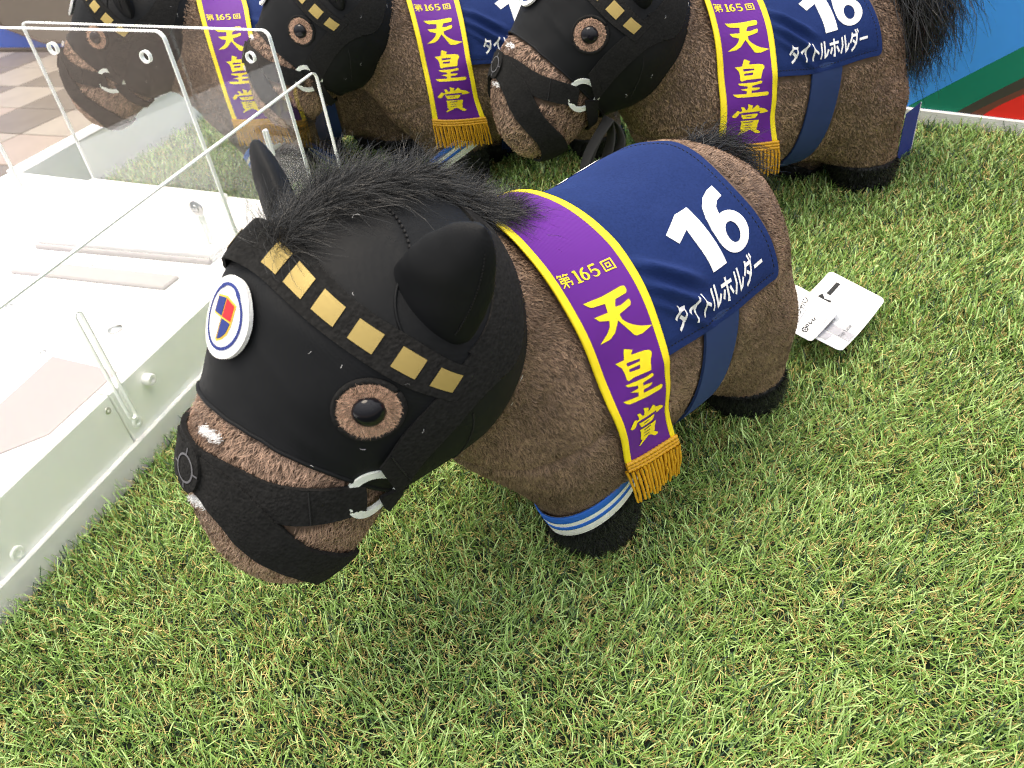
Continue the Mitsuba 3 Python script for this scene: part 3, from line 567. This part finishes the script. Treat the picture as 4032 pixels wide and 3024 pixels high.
    # mane along the crest, forelock at the front
    crest = spline([(.386, 0, .452), (.352, 0, .458), (.310, 0, .455), (.265, 0, .437), (.225, 0, .407), (.190, 0, .375), (.155, 0, .362)], 200)
    k = int(26000 * (1 if detail >= 1 else .14)); u = r.uniform(0, 1, k); ro = crest[(u * 199).astype(int)] + np.stack([r.normal(0, .004, k), r.normal(0, .0085, k), 0 * u], -1); ro = project(sdf_all, ro, 4)
    fwd = np.exp(-(u / .10) ** 2); lat = np.sign(ro[:, 1] + r.normal(0, .004, k)) * r.uniform(.1, 1.0, k)
    cl = np.stack([meshkit.noise(ro * 60, q_) - .5 for q_ in (7, 8, 9)], -1) * 1.5 + np.stack([meshkit.noise(ro * 210, q_) - .5 for q_ in (17, 18, 19)], -1) * .9; d0 = np.stack([-.75 + .7 * fwd * r.uniform(.0, 1, k) + r.normal(0, .13, k), lat * .9, .60 - .25 * np.abs(lat) + r.normal(0, .12, k) - .25 * u], -1) + cl
    Ls = r.uniform(.022, .054, k) * (1.1 - .38 * u); tone = r.uniform(.5, 1.5, k)[:, None] * A([[.021, .0212, .0215]]) * np.where(r.random((k, 1)) < .2, 1.9, 1)
    V, Fh, C = strands(ro, d0, Ls, .00021 if detail >= 1 else .0009, 5, .17, .19, tone, r); parts.append(('mane', entry((V, Fh), 'black_hair', color=C), 'tousled black mane'))
    # bushy tail
    big = detail < 1; k = 5500 if not big else 12000; v = r.random(k)
    ro = (A([-.120, -.004, .338]) * (1 - v[:, None]) + A([-.182, -.004, .292]) * v[:, None]) if not big else A([-.150, 0, .318]) + 0 * v[:, None]
    ro = project(sdf_body, ro + r.normal(0, 1, (k, 3)) * [.008, .010, .008], 4)
    cl = np.stack([meshkit.noise(ro * 150, q_) - .5 for q_ in (27, 28, 29)], -1) * 1.2
    d0 = np.stack([-.85 + r.normal(0, .20 if not big else .3, k), .02 + r.normal(0, .26 if not big else .36, k), (.02 if not big else .42) + r.normal(0, .16 if not big else .34, k)], -1) + cl * (1 if big else .6); Ls = r.uniform(.03, .072, k) if not big else r.uniform(.04, .23, k); tone = r.uniform(.4, 1.6, k)[:, None] * A([[.015, .0152, .0158]])
    V, Fh, C = strands(ro, d0, Ls, .0003 if not big else .0008, 7, .16 if not big else .36, .15 if not big else .34, tone, r); parts.append(('tail', entry((V, Fh), 'black_hair', color=C), 'bushy black tail'))
    return parts
def horse_matrix(az, x, y, z=0.0, s=1.0, roll=0.0, nose=0.0):
    a = math.radians(az); m = np.eye(4); m[:3, 0] = A([math.cos(a), math.sin(a), 0]) * s; m[:3, 1] = A([-math.sin(a), math.cos(a), 0]) * s; m[:3, 2] = [0, 0, s]; m[:3, 3] = [x, y, z]; e, f = math.radians(roll), math.radians(nose)
    rx = A([[1, 0, 0], [0, math.cos(e), -math.sin(e)], [0, math.sin(e), math.cos(e)]]); ry = A([[math.cos(f), 0, math.sin(f)], [0, 1, 0], [-math.sin(f), 0, math.cos(f)]]); m[:3, :3] = m[:3, :3] @ rx @ ry; return m
def place_horse(key, parts, m, label):
    seen = {}
    for name, d, lab in parts:
        k = f'{key}__{name}'
        if '__' in name:                                   # a sub-part goes with the latest copy of its part
            top, sub = name.split('__'); k = f"{key}__{seen[top][1]}__{sub}"
        n = sum(1 for q in scene if q == k or q.startswith(k + '_0') and q[len(k) + 1:].isdigit()); full = k if n == 0 else f'{k}_{n:03d}'
        if '__' not in name: seen[name] = (n, full[len(key) + 2:])
        scene[full] = {**d, 'to_world': T(m)}
        if lab: labels[full] = {'label': lab}
    labels[key + '__hood__lint'] = {'kind': 'stuff'}; tag(key, label, 'plush horse', 'plush horses on the turf')
# ---- build
HORSE_XY = (.1450, .7197)
U2 = lambda a: A([math.cos(math.radians(a)), math.sin(math.radians(a))])
LA, LD, LN = A([-.602, .568]), A([.368, .93]), A([.93, -.368])       # the display's front edge: a point, along it, towards the turf
def led(s, o, z): return np.r_[LA + LD * s - LN * o, z]
LM = np.stack([np.r_[LD, 0], np.r_[-LN, 0], [0, 0, 1.0]]); LO = np.r_[LA, 0]   # boxes given as (along, away from the turf, up)
B0, BD = A([.953, 1.574]), U2(317); BNn = A([BD[1], -BD[0]])
if BNn @ (CAM[:2] - B0) < 0: BNn = -BNn                               # from the banner towards the camera
P1, A1, P2, A2, TZ = A([-.7911, 1.340]), U2(-24.46), A([-.8006, 1.5956]), U2(-29.87), .117   # the acrylic dividers' feet, the table's top
def lbox(key, lo, hi, mat, b=.002): put(key, xf(bevel_box(lo, hi, b), LM, LO), mat)

# ------------------------------------------------------------------ the setting: floor, wall, display base
FD = U2(-27); FN = A([FD[1], -FD[0]]); F0 = A([-4.202, 7.773]); FM3 = np.stack([np.r_[FD, 0], np.r_[FN, 0], [0, 0, 1.0]]); FO = np.r_[F0, -.75]
put('floor', (A([[-14, -8, -.756], [14, -8, -.756], [14, 14, -.756], [-14, 14, -.756]]), A([[0, 1, 2], [0, 2, 3]])), 'grout'); tag('floor', 'brown and beige checked tile floor far below the display', kind='structure')
tr = np.random.default_rng(5)
for i in range(-4, 14):
    for j in range(0, 12):
        a, b = i * .53 - .26, j * .435 + .045
        if i * .53 + j * .2 > 5.5 or (j > 7 and i > 8): continue
        k = f'floor__tile_{(i + 4) * 12 + j:03d}'; kind = (2 * i + j * 3 + int(tr.integers(0, 2))) % 4
        put(k, xf(bevel_box((a + .006, b + .006, -.01), (a + .524, b + .429, .004 + .0008 * tr.random()), .003), FM3, FO), ('tile_beige', 'tile_beige', 'tile_brown', 'tile_pink')[kind])
put('blue_wall', xf(bevel_box((-3, -.14, 0), (6, -.02, 1.5), .004), FM3, FO), 'wall_blue'); tag('blue_wall', 'blue wall beyond the tiled floor', 'wall')
put('blue_wall__skirting', xf(bevel_box((-3, -.018, 0), (6, .01, .025), .003), FM3, FO), 'rim_wood')
bw = Polygon([(.26, .222), (.68, .092), (3.6, .06), (3.6, 1.45), (-.6, 1.45), (-.2, .86)]); m = trimesh.creation.extrude_polygon(bw, .03, engine='earcut'); v = np.array(m.vertices)
put('notice_board', xf((np.stack([v[:, 0], .02 + v[:, 2], v[:, 1]], 1), np.array(m.faces)), FM3, FO), 'board_brown'); tag('notice_board', 'grey brown board leaning against the blue wall', 'board')
put('notice_board__frame', xf(tube_mesh([(3.6, .053, .06), (.68, .053, .092), (.26, .053, .222), (-.2, .053, .86), (-.6, .053, 1.45)], .016, 6), FM3, FO), 'rim_wood')

# white display table with its low rim against the turf
tb = Polygon([(-1.2, .0285), (.818, .0285), (.818, .14), (.885, .563), (.925, .84), (-1.2, .84)]); tb = trimesh.creation.extrude_polygon(tb, TZ + .06, engine='earcut'); put('display_table', xf((np.array(tb.vertices) + [0, 0, -.06], np.array(tb.faces)), LM, LO), 'white_gloss')
lbox('display_table__border', (.929, .812, -.06), (2.7, .862, TZ), 'white_gloss', .003); tag('display_table', 'glossy white display table left of the turf', 'table')
for k, (lo, hi) in enumerate((((-1.2, .0285, -.75), (-1.12, .11, -.0605)), ((.72, .0285, -.75), (.80, .11, -.0605)), ((-1.2, .75, -.75), (-1.12, .83, -.0605)), ((.80, .75, -.75), (.88, .83, -.0605)))): lbox('display_table__leg' + (f'_{k:03d}' if k else ''), lo, hi, 'white_gloss')
lbox('edge_rail', (-1.2, .004, -.002), (.255, .026, .123), 'rail_white', .0016); tag('edge_rail', 'low white plastic rail bolted along the left edge of the turf', 'rail')
lbox('edge_rail__panel', (.257, .004, -.002), (.818, .026, .123), 'rail_white', .0016)
lbox('edge_rail__kerb', (-1.2, -.004, .0), (.818, .0035, .043), 'white_gloss', .0016)
def bolt(key, s, z, r, ln, mat):
    c = trimesh.creation.revolve(A([[0, 0], [r, 0], [r, ln - .002], [r * .8, ln], [r * .45, ln], [r * .42, ln - .003], [0, ln - .003]]), sections=24); v = np.array(c.vertices)
    put(key, xf((np.stack([s + v[:, 0], .0042 - v[:, 2], z + v[:, 1]], 1), np.array(c.faces)[:, ::-1]), LM, LO), mat, 35)
bolt('edge_rail__bolt', .317, .101, .0085, .012, 'white_gloss'); bolt('edge_rail__bolt_001', .273, .062, .0085, .003, 'rail_white'); bolt('edge_rail__bolt_002', .055, .053, .009, .003, 'rail_white'); bolt('edge_rail__screw_hole', .244, .106, .0055, .0012, 'steel'); bolt('edge_rail__screw_hole_001', .62, .10, .0055, .0012, 'steel')

def plate_frame(p0, ax):
    nn = np.r_[A([-ax[1], ax[0]]), 0]; return lambda a, z, o=0.0: np.r_[p0 + ax * a, 0] + A([0, 0, 1.0]) * z + nn * o
def acrylic(key, p0, ax, outline, th, holes=(), slots=(), label=''):
    fr = plate_frame(p0, ax); g = Polygon(outline); g = g.buffer(-.012).buffer(.012, 8)
    cut = [Point(a, z).buffer(r, 10) for a, z, r in holes] + [LineString([s0, s1]).buffer(w, 8) for s0, s1, w in slots]
    face = g.difference(unary_union(cut)) if cut else g
    v, f = cat([trimesh.creation.triangulate_polygon(p, engine='earcut') for p in polys(face)]) if False else trimesh.creation.triangulate_polygon(polys(face)[0], engine='earcut')
    v3 = A([fr(a, z) for a, z in v]); put(key + '__pane', (v3, f), 'acrylic'); tag(key, label, 'acrylic plate')
    def rim(line, w, mat='acrylic_edge'):
        c = A(line.coords)[:-1]; nx = np.roll(c, -1, 0) - np.roll(c, 1, 0); nr = unit(np.stack([nx[:, 1], -nx[:, 0]], 1)); q = []
        for o, k in ((-th / 2, 0), (th / 2, 0), (th / 2, w), (-th / 2, w)): q.append(A([fr(a, z, o) for a, z in c - nr * k]))
        q = np.stack(q, 1); n = len(c); i, j = np.meshgrid(np.arange(n), np.arange(4), indexing='ij'); i2, j2 = (i + 1) % n, (j + 1) % 4
        Q = np.stack([i * 4 + j, i * 4 + j2, i2 * 4 + j2, i2 * 4 + j], -1).reshape(-1, 4); return q.reshape(-1, 3), np.vstack([Q[:, [0, 1, 2]], Q[:, [0, 2, 3]]])
    put(key + '__edge', rim(g.segmentize(.03).exterior, .0022), 'acrylic_edge')
    nh = 0
    for c, (a, z, r) in zip(cut, holes): put(key + '__hole' + (f'_{nh:03d}' if nh else ''), rim(c.exterior, -.0022), 'acrylic_edge'); nh += 1
    for k, c in enumerate(cut[len(holes):]): put(key + '__slot' + (f'_{k:03d}' if k else ''), rim(c.exterior, -.0016), 'acrylic_edge')
acrylic('acrylic_plate', LA + LN * .0095, LD, [(-1.2, .0), (.90, .0), (.90, .322), (-1.2, .262)], .0055, [], [((.262, .085), (.262, .240), .006)], 'long low clear acrylic wall along the left edge of the turf')
acrylic('acrylic_plate_001', P1, A1, [(-.012, TZ), (.420, TZ), (.420, .461), (-.012, .478)], .0065, [(.208, .443, .0088), (.376, .429, .0088)], [((.362, .121), (.362, .181), .0042)], 'tall clear acrylic divider nearer to the camera, with two round holes')
acrylic('acrylic_plate_002', P2, A2, [(.0, TZ), (.577, TZ), (.577, .415), (.0, .428)], .0065, [(.527, .375, .0088)], [((.508, .212), (.508, .252), .0042)], 'tall clear acrylic divider standing behind the nearer one')
fr = plate_frame(P1, A1); c = trimesh.creation.revolve(A([[0, 0], [.0125, 0], [.0125, .002], [.0075, .004], [.0075, .006], [.0035, .0075], [0, .006]]), sections=24); v = np.array(c.vertices)
put('acrylic_plate_001__screw', (A([fr(.363 + q[0], .197 + q[1], -.0035 - q[2]) for q in v]), np.array(c.faces)), 'steel', 35)
# white channels that hold the dividers, strips and screws on the table
def bar(key, p, ax, a0, a1, o0, o1, z0, z1, mat, b=.002):
    M = np.stack([np.r_[ax, 0], [-ax[1], ax[0], 0], [0, 0, 1.0]]); put(key, xf(bevel_box((a0, o0, z0), (a1, o1, z1), b), M, np.r_[p, 0]), mat)
bar('divider_channel', P1, A1, .0, .385, -.034, -.004, TZ - .001, TZ + .016, 'white_gloss'); tag('divider_channel', 'white channel bar at the foot of the nearer acrylic divider', 'channel bar')
bar('divider_channel__lip', P1, A1, .0, .385, -.043, -.0345, TZ - .001, TZ + .008, 'pink_white')
bar('divider_channel_001', P2, A2, .0, .37, -.026, -.004, TZ - .001, TZ + .011, 'white_gloss'); tag('divider_channel_001', 'white channel bar at the foot of the rear acrylic divider', 'channel bar')
bar('base_strip', P1, A1, .03, .36, -.125, -.088, TZ - .001, TZ + .006, 'pink_white'); tag('base_strip', 'pinkish white strip lying across the display table', 'strip')
ps = Polygon([(.322, .160), (.306, .034), (.180, .034), (.135, .075), (.20, .150)]); m = trimesh.creation.extrude_polygon(ps, .0012, engine='earcut'); put('paper_sheet', xf((np.array(m.vertices) + [0, 0, TZ + .0003], np.array(m.faces)), LM, LO), 'pink_paper'); tag('paper_sheet', 'pale pink paper sheet lying flat on the white table by the rail', 'paper')
for hk, (a, o, rr) in enumerate(((.396, .112, .0105), (.431, .349, .006), (.506, .377, .005), (.330, .185, .005), (.56, .30, .005), (.70, .52, .005), (.79, .62, .005))):
    c = trimesh.creation.revolve(A([[0, 0], [rr, 0], [rr, rr * .2], [rr * .6, rr * .35], [rr * .35, rr * .5], [0, rr * .4]]), sections=24); put('display_table__screw' + (f'_{hk:03d}' if hk else ''), xf((np.array(c.vertices) + [a, o, TZ], np.array(c.faces)), LM, LO), 'steel', 35)

# printed banner board behind the row of horses
def ban(t, z, o): return np.r_[B0 + BD * t + BNn * o, 0] + A([0, 0, 1.0]) * z
BM = np.stack([np.r_[BD, 0], np.r_[BNn, 0], [0, 0, 1.0]]); BO = np.r_[B0, 0]
put('banner_board', xf(bevel_box((-2.2, -.03, .032), (1.6, -.004, .95), .002), BM, BO), 'banner_blue'); tag('banner_board', 'blue printed board with green and red sweeping stripes', 'banner board')
lbm = xf(bevel_box((-2.2, -.03, -.004), (1.6, .004, .0315), .002), BM, BO); put('banner_board__base_strip', lbm, 'white_gloss', label=None) if False else put('banner_board__base_strip', lbm, 'white_gloss')
def stripe(key, pts, o, mat):
    g = Polygon(pts); v, f = trimesh.creation.triangulate_polygon(g, engine='earcut'); p = A([ban(a, z, o) for a, z in v])
    if np.cross(p[f[0][1]] - p[f[0][0]], p[f[0][2]] - p[f[0][0]])[:2] @ BNn < 0: f = f[:, ::-1]
    put(key, (p, f), mat)
def curve(a, b, c, n=14): t = np.linspace(0, 1, n)[:, None]; return ((1 - t) ** 2 * A(a) + 2 * t * (1 - t) * A(b) + t ** 2 * A(c)).tolist()
up, lo1, lo2, lo3 = curve((-.035, .0325), (.15, .172), (.60, .50)), curve((.062, .0325), (.175, .13), (.60, .42)), curve((.088, .0325), (.20, .125), (.60, .36)), curve((.112, .0325), (.165, .098), (.60, .315))
stripe('banner_board__green_stripe', up + [(.6, .0325)], -.0032, 'print_green'); stripe('banner_board__dark_stripe', lo1 + [(.6, .0325)], -.0026, 'print_umber'); stripe('banner_board__maroon_stripe', lo2 + [(.6, .0325)], -.0020, 'print_maroon'); stripe('banner_board__red_stripe', lo3 + [(1.5, .9), (1.5, .0325)], -.0014, 'print_scarlet')

# ------------------------------------------------------------------ horses
near_parts = build_horse(1.0, 11)
place_horse('plush_horse', near_parts, horse_matrix(218, *HORSE_XY), 'big plush horse standing alone in front, whole black hood and mane in view')
far_parts = build_horse(.30, 23)
loops = []
for k, (w_, d_) in enumerate(((.020, .000), (.036, .006))):
    t = np.linspace(0, 1, 24); q = np.stack([.350 + .045 * t - w_ * np.sin(np.pi * t) ** .8, .070 + d_ + 0 * t, .235 - .105 * t], 1); q2 = np.stack([.350 + .045 * t + w_ * .5 * np.sin(np.pi * t), .070 + d_ + 0 * t, .235 - .105 * t], 1)
    for c in (q, q2):
        top = np.stack([c + [0, y, 0] for y in np.linspace(-.012, .012, 4)], 1); loops.append(grid_solid(top, top - A([.0022, 0, .0006])))
far_parts.append(('chin_loop', entry(cat(loops), 'grey_felt', 40), 'folded grey felt loop hanging under the chin'))
place_horse('plush_horse_001', far_parts, horse_matrix(195.5, .540, 1.338, .002, 1.06, 1.0, -.5), 'plush horse at the back right, beside the blue banner board')
place_horse('plush_horse_002', far_parts[:-1], horse_matrix(192, .098, 1.664, .004, 1.055, -1.5, .6), 'plush horse in the middle of the back row')
place_horse('plush_horse_003', far_parts[:-1], horse_matrix(190, -.315, 1.810, .003, 1.05, 1.0, .5), 'plush horse at the back left, seen through the acrylic dividers')

# ------------------------------------------------------------------ paper swing tags
def card(key, c, bend, label, tilt=0):
    """rounded card given by its four corners, bent along its length"""
    c = [A(q, float) for q in c]
    def m(u, v):
        u, v = np.asarray(u, float)[..., None], np.asarray(v, float)[..., None]
        p = (c[0] * (1 - u) + c[1] * u) * (1 - v) + (c[3] * (1 - u) + c[2] * u) * v
        p = p + A([0, 0, 1.0]) * bend * (4 * (v - .5) ** 2 - .3); e = 1e-3
        n = unit(np.cross(c[1] - c[0] + 0 * p, c[3] - c[0])); n = np.where(n[..., 2:] < 0, -n, n); return p, n
    g = sbox(0, 0, 1, 1); cx, cy = np.linalg.norm(c[1] - c[0]), np.linalg.norm(c[3] - c[0]); g = affinity.scale(affinity.scale(g, cx, cy, origin=(0, 0)).buffer(-.008).buffer(.008, 8), 1 / cx, 1 / cy, origin=(0, 0))
    v, f = flat_mesh(g, .12); p, n = m(v[:, 0], v[:, 1])
    b = trimesh.Trimesh(np.vstack([p, p - n * .0007]), np.vstack([f, f[:, ::-1] + len(p)]), process=False)
    put(key, tm(b), 'card'); tag(key, label, 'paper tag'); return m
def on_card(key, m, g, mat, off=.0005): put(key, decal(g, m, .2, off), mat, True)
m1 = card('swing_tag', [(.494, .966, .050), (.537, .879, .046), (.429, .775, .048), (.378, .865, .048)], .006, 'larger white paper tag lying on the turf behind the front horse')
fit = lambda g, x, y, k, ky, rot=0: affinity.translate(affinity.scale(affinity.rotate(g, rot, origin=(0, 0)), k, ky, origin=(0, 0)), x, y)
on_card('swing_tag__pedigree_box', m1, sbox(.40, .66, .98, .80), 'print_pale'); on_card('swing_tag__pedigree_box_001', m1, sbox(.40, .815, .74, .95), 'print_pale')
def letters(text, h):
    v, f = tm(meshkit.text_mesh(text, h)); t = v[f]; up = np.abs(np.cross(t[:, 1] - t[:, 0], t[:, 2] - t[:, 0])[:, 2]) > 1e-12; top = up & (t[:, :, 2].mean(1) > .001); return unary_union([Polygon(q[:, :2]).buffer(1e-5) for q in t[top]])
turn = lambda g, x, y, ku, kv: shapely.transform(g, lambda c: np.stack([x - c[:, 1] * ku, y - c[:, 0] * kv], 1))
for k, (tx, x, y) in enumerate((('Motivator', .62, .80), ('Top Table', .86, .80))): on_card('swing_tag__lettering' + (f'_{k:03d}' if k else ''), m1, turn(letters(tx, .05), x, y, 1, .75), 'print_grey', .0010)
on_card('swing_tag__heading_bar', m1, sbox(.215, .10, .285, .30), 'print_black')
rider = unary_union([Polygon([(.0, .0), (.10, .03), (.16, .10), (.10, .12), (.02, .13), (-.06, .10)]), Polygon([(.02, .02), (.05, -.07), (.10, -.05), (.08, .04)]), Point(.08, -.07).buffer(.025)]); on_card('swing_tag__rider_emblem', m1, turn(rider, .27, .44, 1, .7), 'print_black')
m2 = card('swing_tag_001', [(.428, .940, .056), (.463, .858, .058), (.396, .794, .058), (.370, .853, .054)], .003, 'smaller white paper tag overlapping the larger one at the horse\'s rump')
on_card('swing_tag_001__lettering', m2, turn(katakana('エコケイジャパン', .14), .42, .93, .13, .095), 'print_black')
blot = unary_union([Point(0, 0).buffer(.07).difference(unary_union([Point(.035 * math.cos(a), .035 * math.sin(a)).buffer(.02) for a in np.arange(5) * 1.2566])), Point(-.02, -.11).buffer(.035).difference(Point(-.02, -.11).buffer(.02)), stroke([(-.04, -.20), (0, -.17), (.03, -.20), (.0, -.24)], .018), stroke([(-.03, -.30), (.02, -.27), (.04, -.32), (.0, -.35)], .018)]); on_card('swing_tag_001__flower_emblem', m2, affinity.translate(blot, .70, .80), 'print_black')
on_card('swing_tag_001__small_print', m2, unary_union([sbox(.46 + .09 * k, .35, .475 + .09 * k, .35 + .4 * (.6 + .4 * math.sin(k * 2.1 + 1))) for k in (0, 5)]), 'print_pale')
def up_box(key, c, az, w, t, h, mat, label):
    a = U2(az); M = np.stack([np.r_[a, 0], [-a[1], a[0], 0], [0, 0, 1.0]]); put(key, xf(bevel_box((-w / 2, -t / 2, 0), (w / 2, t / 2, h), .0008), M, A(c)), mat)
    if label: tag(key, label, 'paper tag')
up_box('swing_tag_002', (.826, 1.400, .004), 42, .07, .0014, .105, 'print_navy', 'dark blue card tag hanging behind the back right horse')
up_box('swing_tag_002__white_edge', (.826 + .0365 * math.cos(math.radians(42)), 1.400 + .0365 * math.sin(math.radians(42)), .004), 42, .003, .0022, .105, 'card', None)

# ------------------------------------------------------------------ artificial turf
put('turf_base', (A([np.r_[LA + LD * -1.2 + LN * .004, .001], np.r_[2.6, -1.4, .001], np.r_[B0 + BD * 1.6, .001], np.r_[B0 - BD * 2.2, .001], led(2.7, .811, .001), led(.93, .811, .001), led(.886, .563, .001), led(.82, .005, .001)]), A([[0, 1, 7], [1, 2, 7], [7, 2, 6], [6, 2, 3], [6, 3, 5], [5, 3, 4]])), 'turf_backing'); tag('turf_base', 'dark backing of the artificial turf', kind='structure')
gr = np.random.default_rng(42)
def turf(n, curly):
    x, y = gr.uniform(-1.15, 1.75, n), gr.uniform(.12, 2.75, n); q = np.stack([x, y], 1)
    o = (q - LA) @ LN; s = (q - LA) @ LD; back = (q - P2) @ A([-A2[1], A2[0]]); al = (q - P2) @ A2
    ok = ((o > .013) | ((back > .010) & (o > -.80) & (s > .83))) & ((q - B0) @ BNn > .012)
    d = np.hypot(np.hypot(x, y), CAM_H); dens = np.clip(1.25 / d ** 1.6, .12, 1.0); ok &= gr.random(n) < dens
    ok &= (np.abs(np.arctan2(x, y)) < math.radians(52)) | (d < 1.12)
    return q[ok], d[ok]
def blades(q, d, nseg, length, width, tiltlo, tilthi, cols, wts, curl):
    n = len(q); q = q + gr.normal(0, .0012, (n, 2)); row = meshkit.noise(np.c_[q * 9, 0 * q[:, :1]], 3) + .5 * meshkit.noise(np.c_[q * 31, 0 * q[:, :1]], 4)
    az = np.where(gr.random(n) < .60, math.radians(-38) + (row - .75) * 2.2 + gr.normal(0, .55, n), gr.uniform(0, 2 * math.pi, n)); az = np.where(gr.random(n) < .2, az + math.pi, az)
    tl = np.radians(gr.uniform(tiltlo, tilthi, n)); L = length * gr.uniform(.65, 1.2, n); h = np.stack([np.cos(az), np.sin(az), 0 * az], 1); sd = np.stack([-np.sin(az), np.cos(az), 0 * az], 1)
    sd = unit(sd + A([0, 0, 1.0]) * gr.normal(0, .35, (n, 1))); P = [np.c_[q, np.full(n, .001)]]; bend = gr.uniform(.05, .5, n) / nseg
    for k in range(nseg):
        a = np.clip(tl - .25 + bend * k * 1.6, .05, 1.5)[:, None]; dirn = h * np.sin(a) + A([0, 0, 1.0]) * np.cos(a)
        if curl: dirn = unit(dirn + gr.normal(0, curl, (n, 3)))
        P.append(P[-1] + dirn * (L / nseg)[:, None])
    P = np.stack(P, 1); P[:, :, 2] = np.maximum(P[:, :, 2], .0012); w = (width * gr.uniform(.75, 1.25, n) * np.clip(d / .9, 1, 2.0) ** .7)[:, None, None] * (A([1, 1, .92, .75, .6, .5, .45])[:nseg + 1] if nseg < 6 else np.ones(nseg + 1))[None, :, None]
    V = np.stack([P - sd[:, None] * w, P + sd[:, None] * w], 2).reshape(-1, 3); m = 2 * (nseg + 1); k = (np.arange(n)[:, None] * m + np.arange(nseg)[None] * 2).reshape(-1, 1)
    F = np.concatenate([k + A([[0, 1, 3]]), k + A([[0, 3, 2]])], 0); c = A(cols)[gr.choice(len(cols), n, p=wts)] * gr.uniform(.75, 1.25, (n, 1)); return V, F, np.repeat(c, m, axis=0)
COLS = [(.46, .63, .235), (.25, .405, .090), (.108, .208, .045), (.021, .055, .024)]
q, d = turf(620000, 0); nr_ = d < 1.2
g0 = blades(q[nr_], d[nr_], 3, .0275, .00056, 22, 68, COLS, [.28, .38, .20, .14], 0); g1 = blades(q[~nr_], d[~nr_], 2, .0275, .00056, 22, 68, COLS, [.28, .38, .20, .14], 0)
q, d = turf(330000, 1); g2 = blades(q, d, 3, .0250, .00042, 5, 50, [(.80, .64, .26), (.56, .43, .15), (.28, .27, .08)], [.5, .3, .2], .75)
V, F = cat([g0[:2], g1[:2], g2[:2]]); put('turf_grass', (V, F), 'grass_blade', color=np.vstack([g0[2], g1[2], g2[2]])); tag('turf_grass', 'artificial grass of green blades and tan curled fibres', kind='stuff')
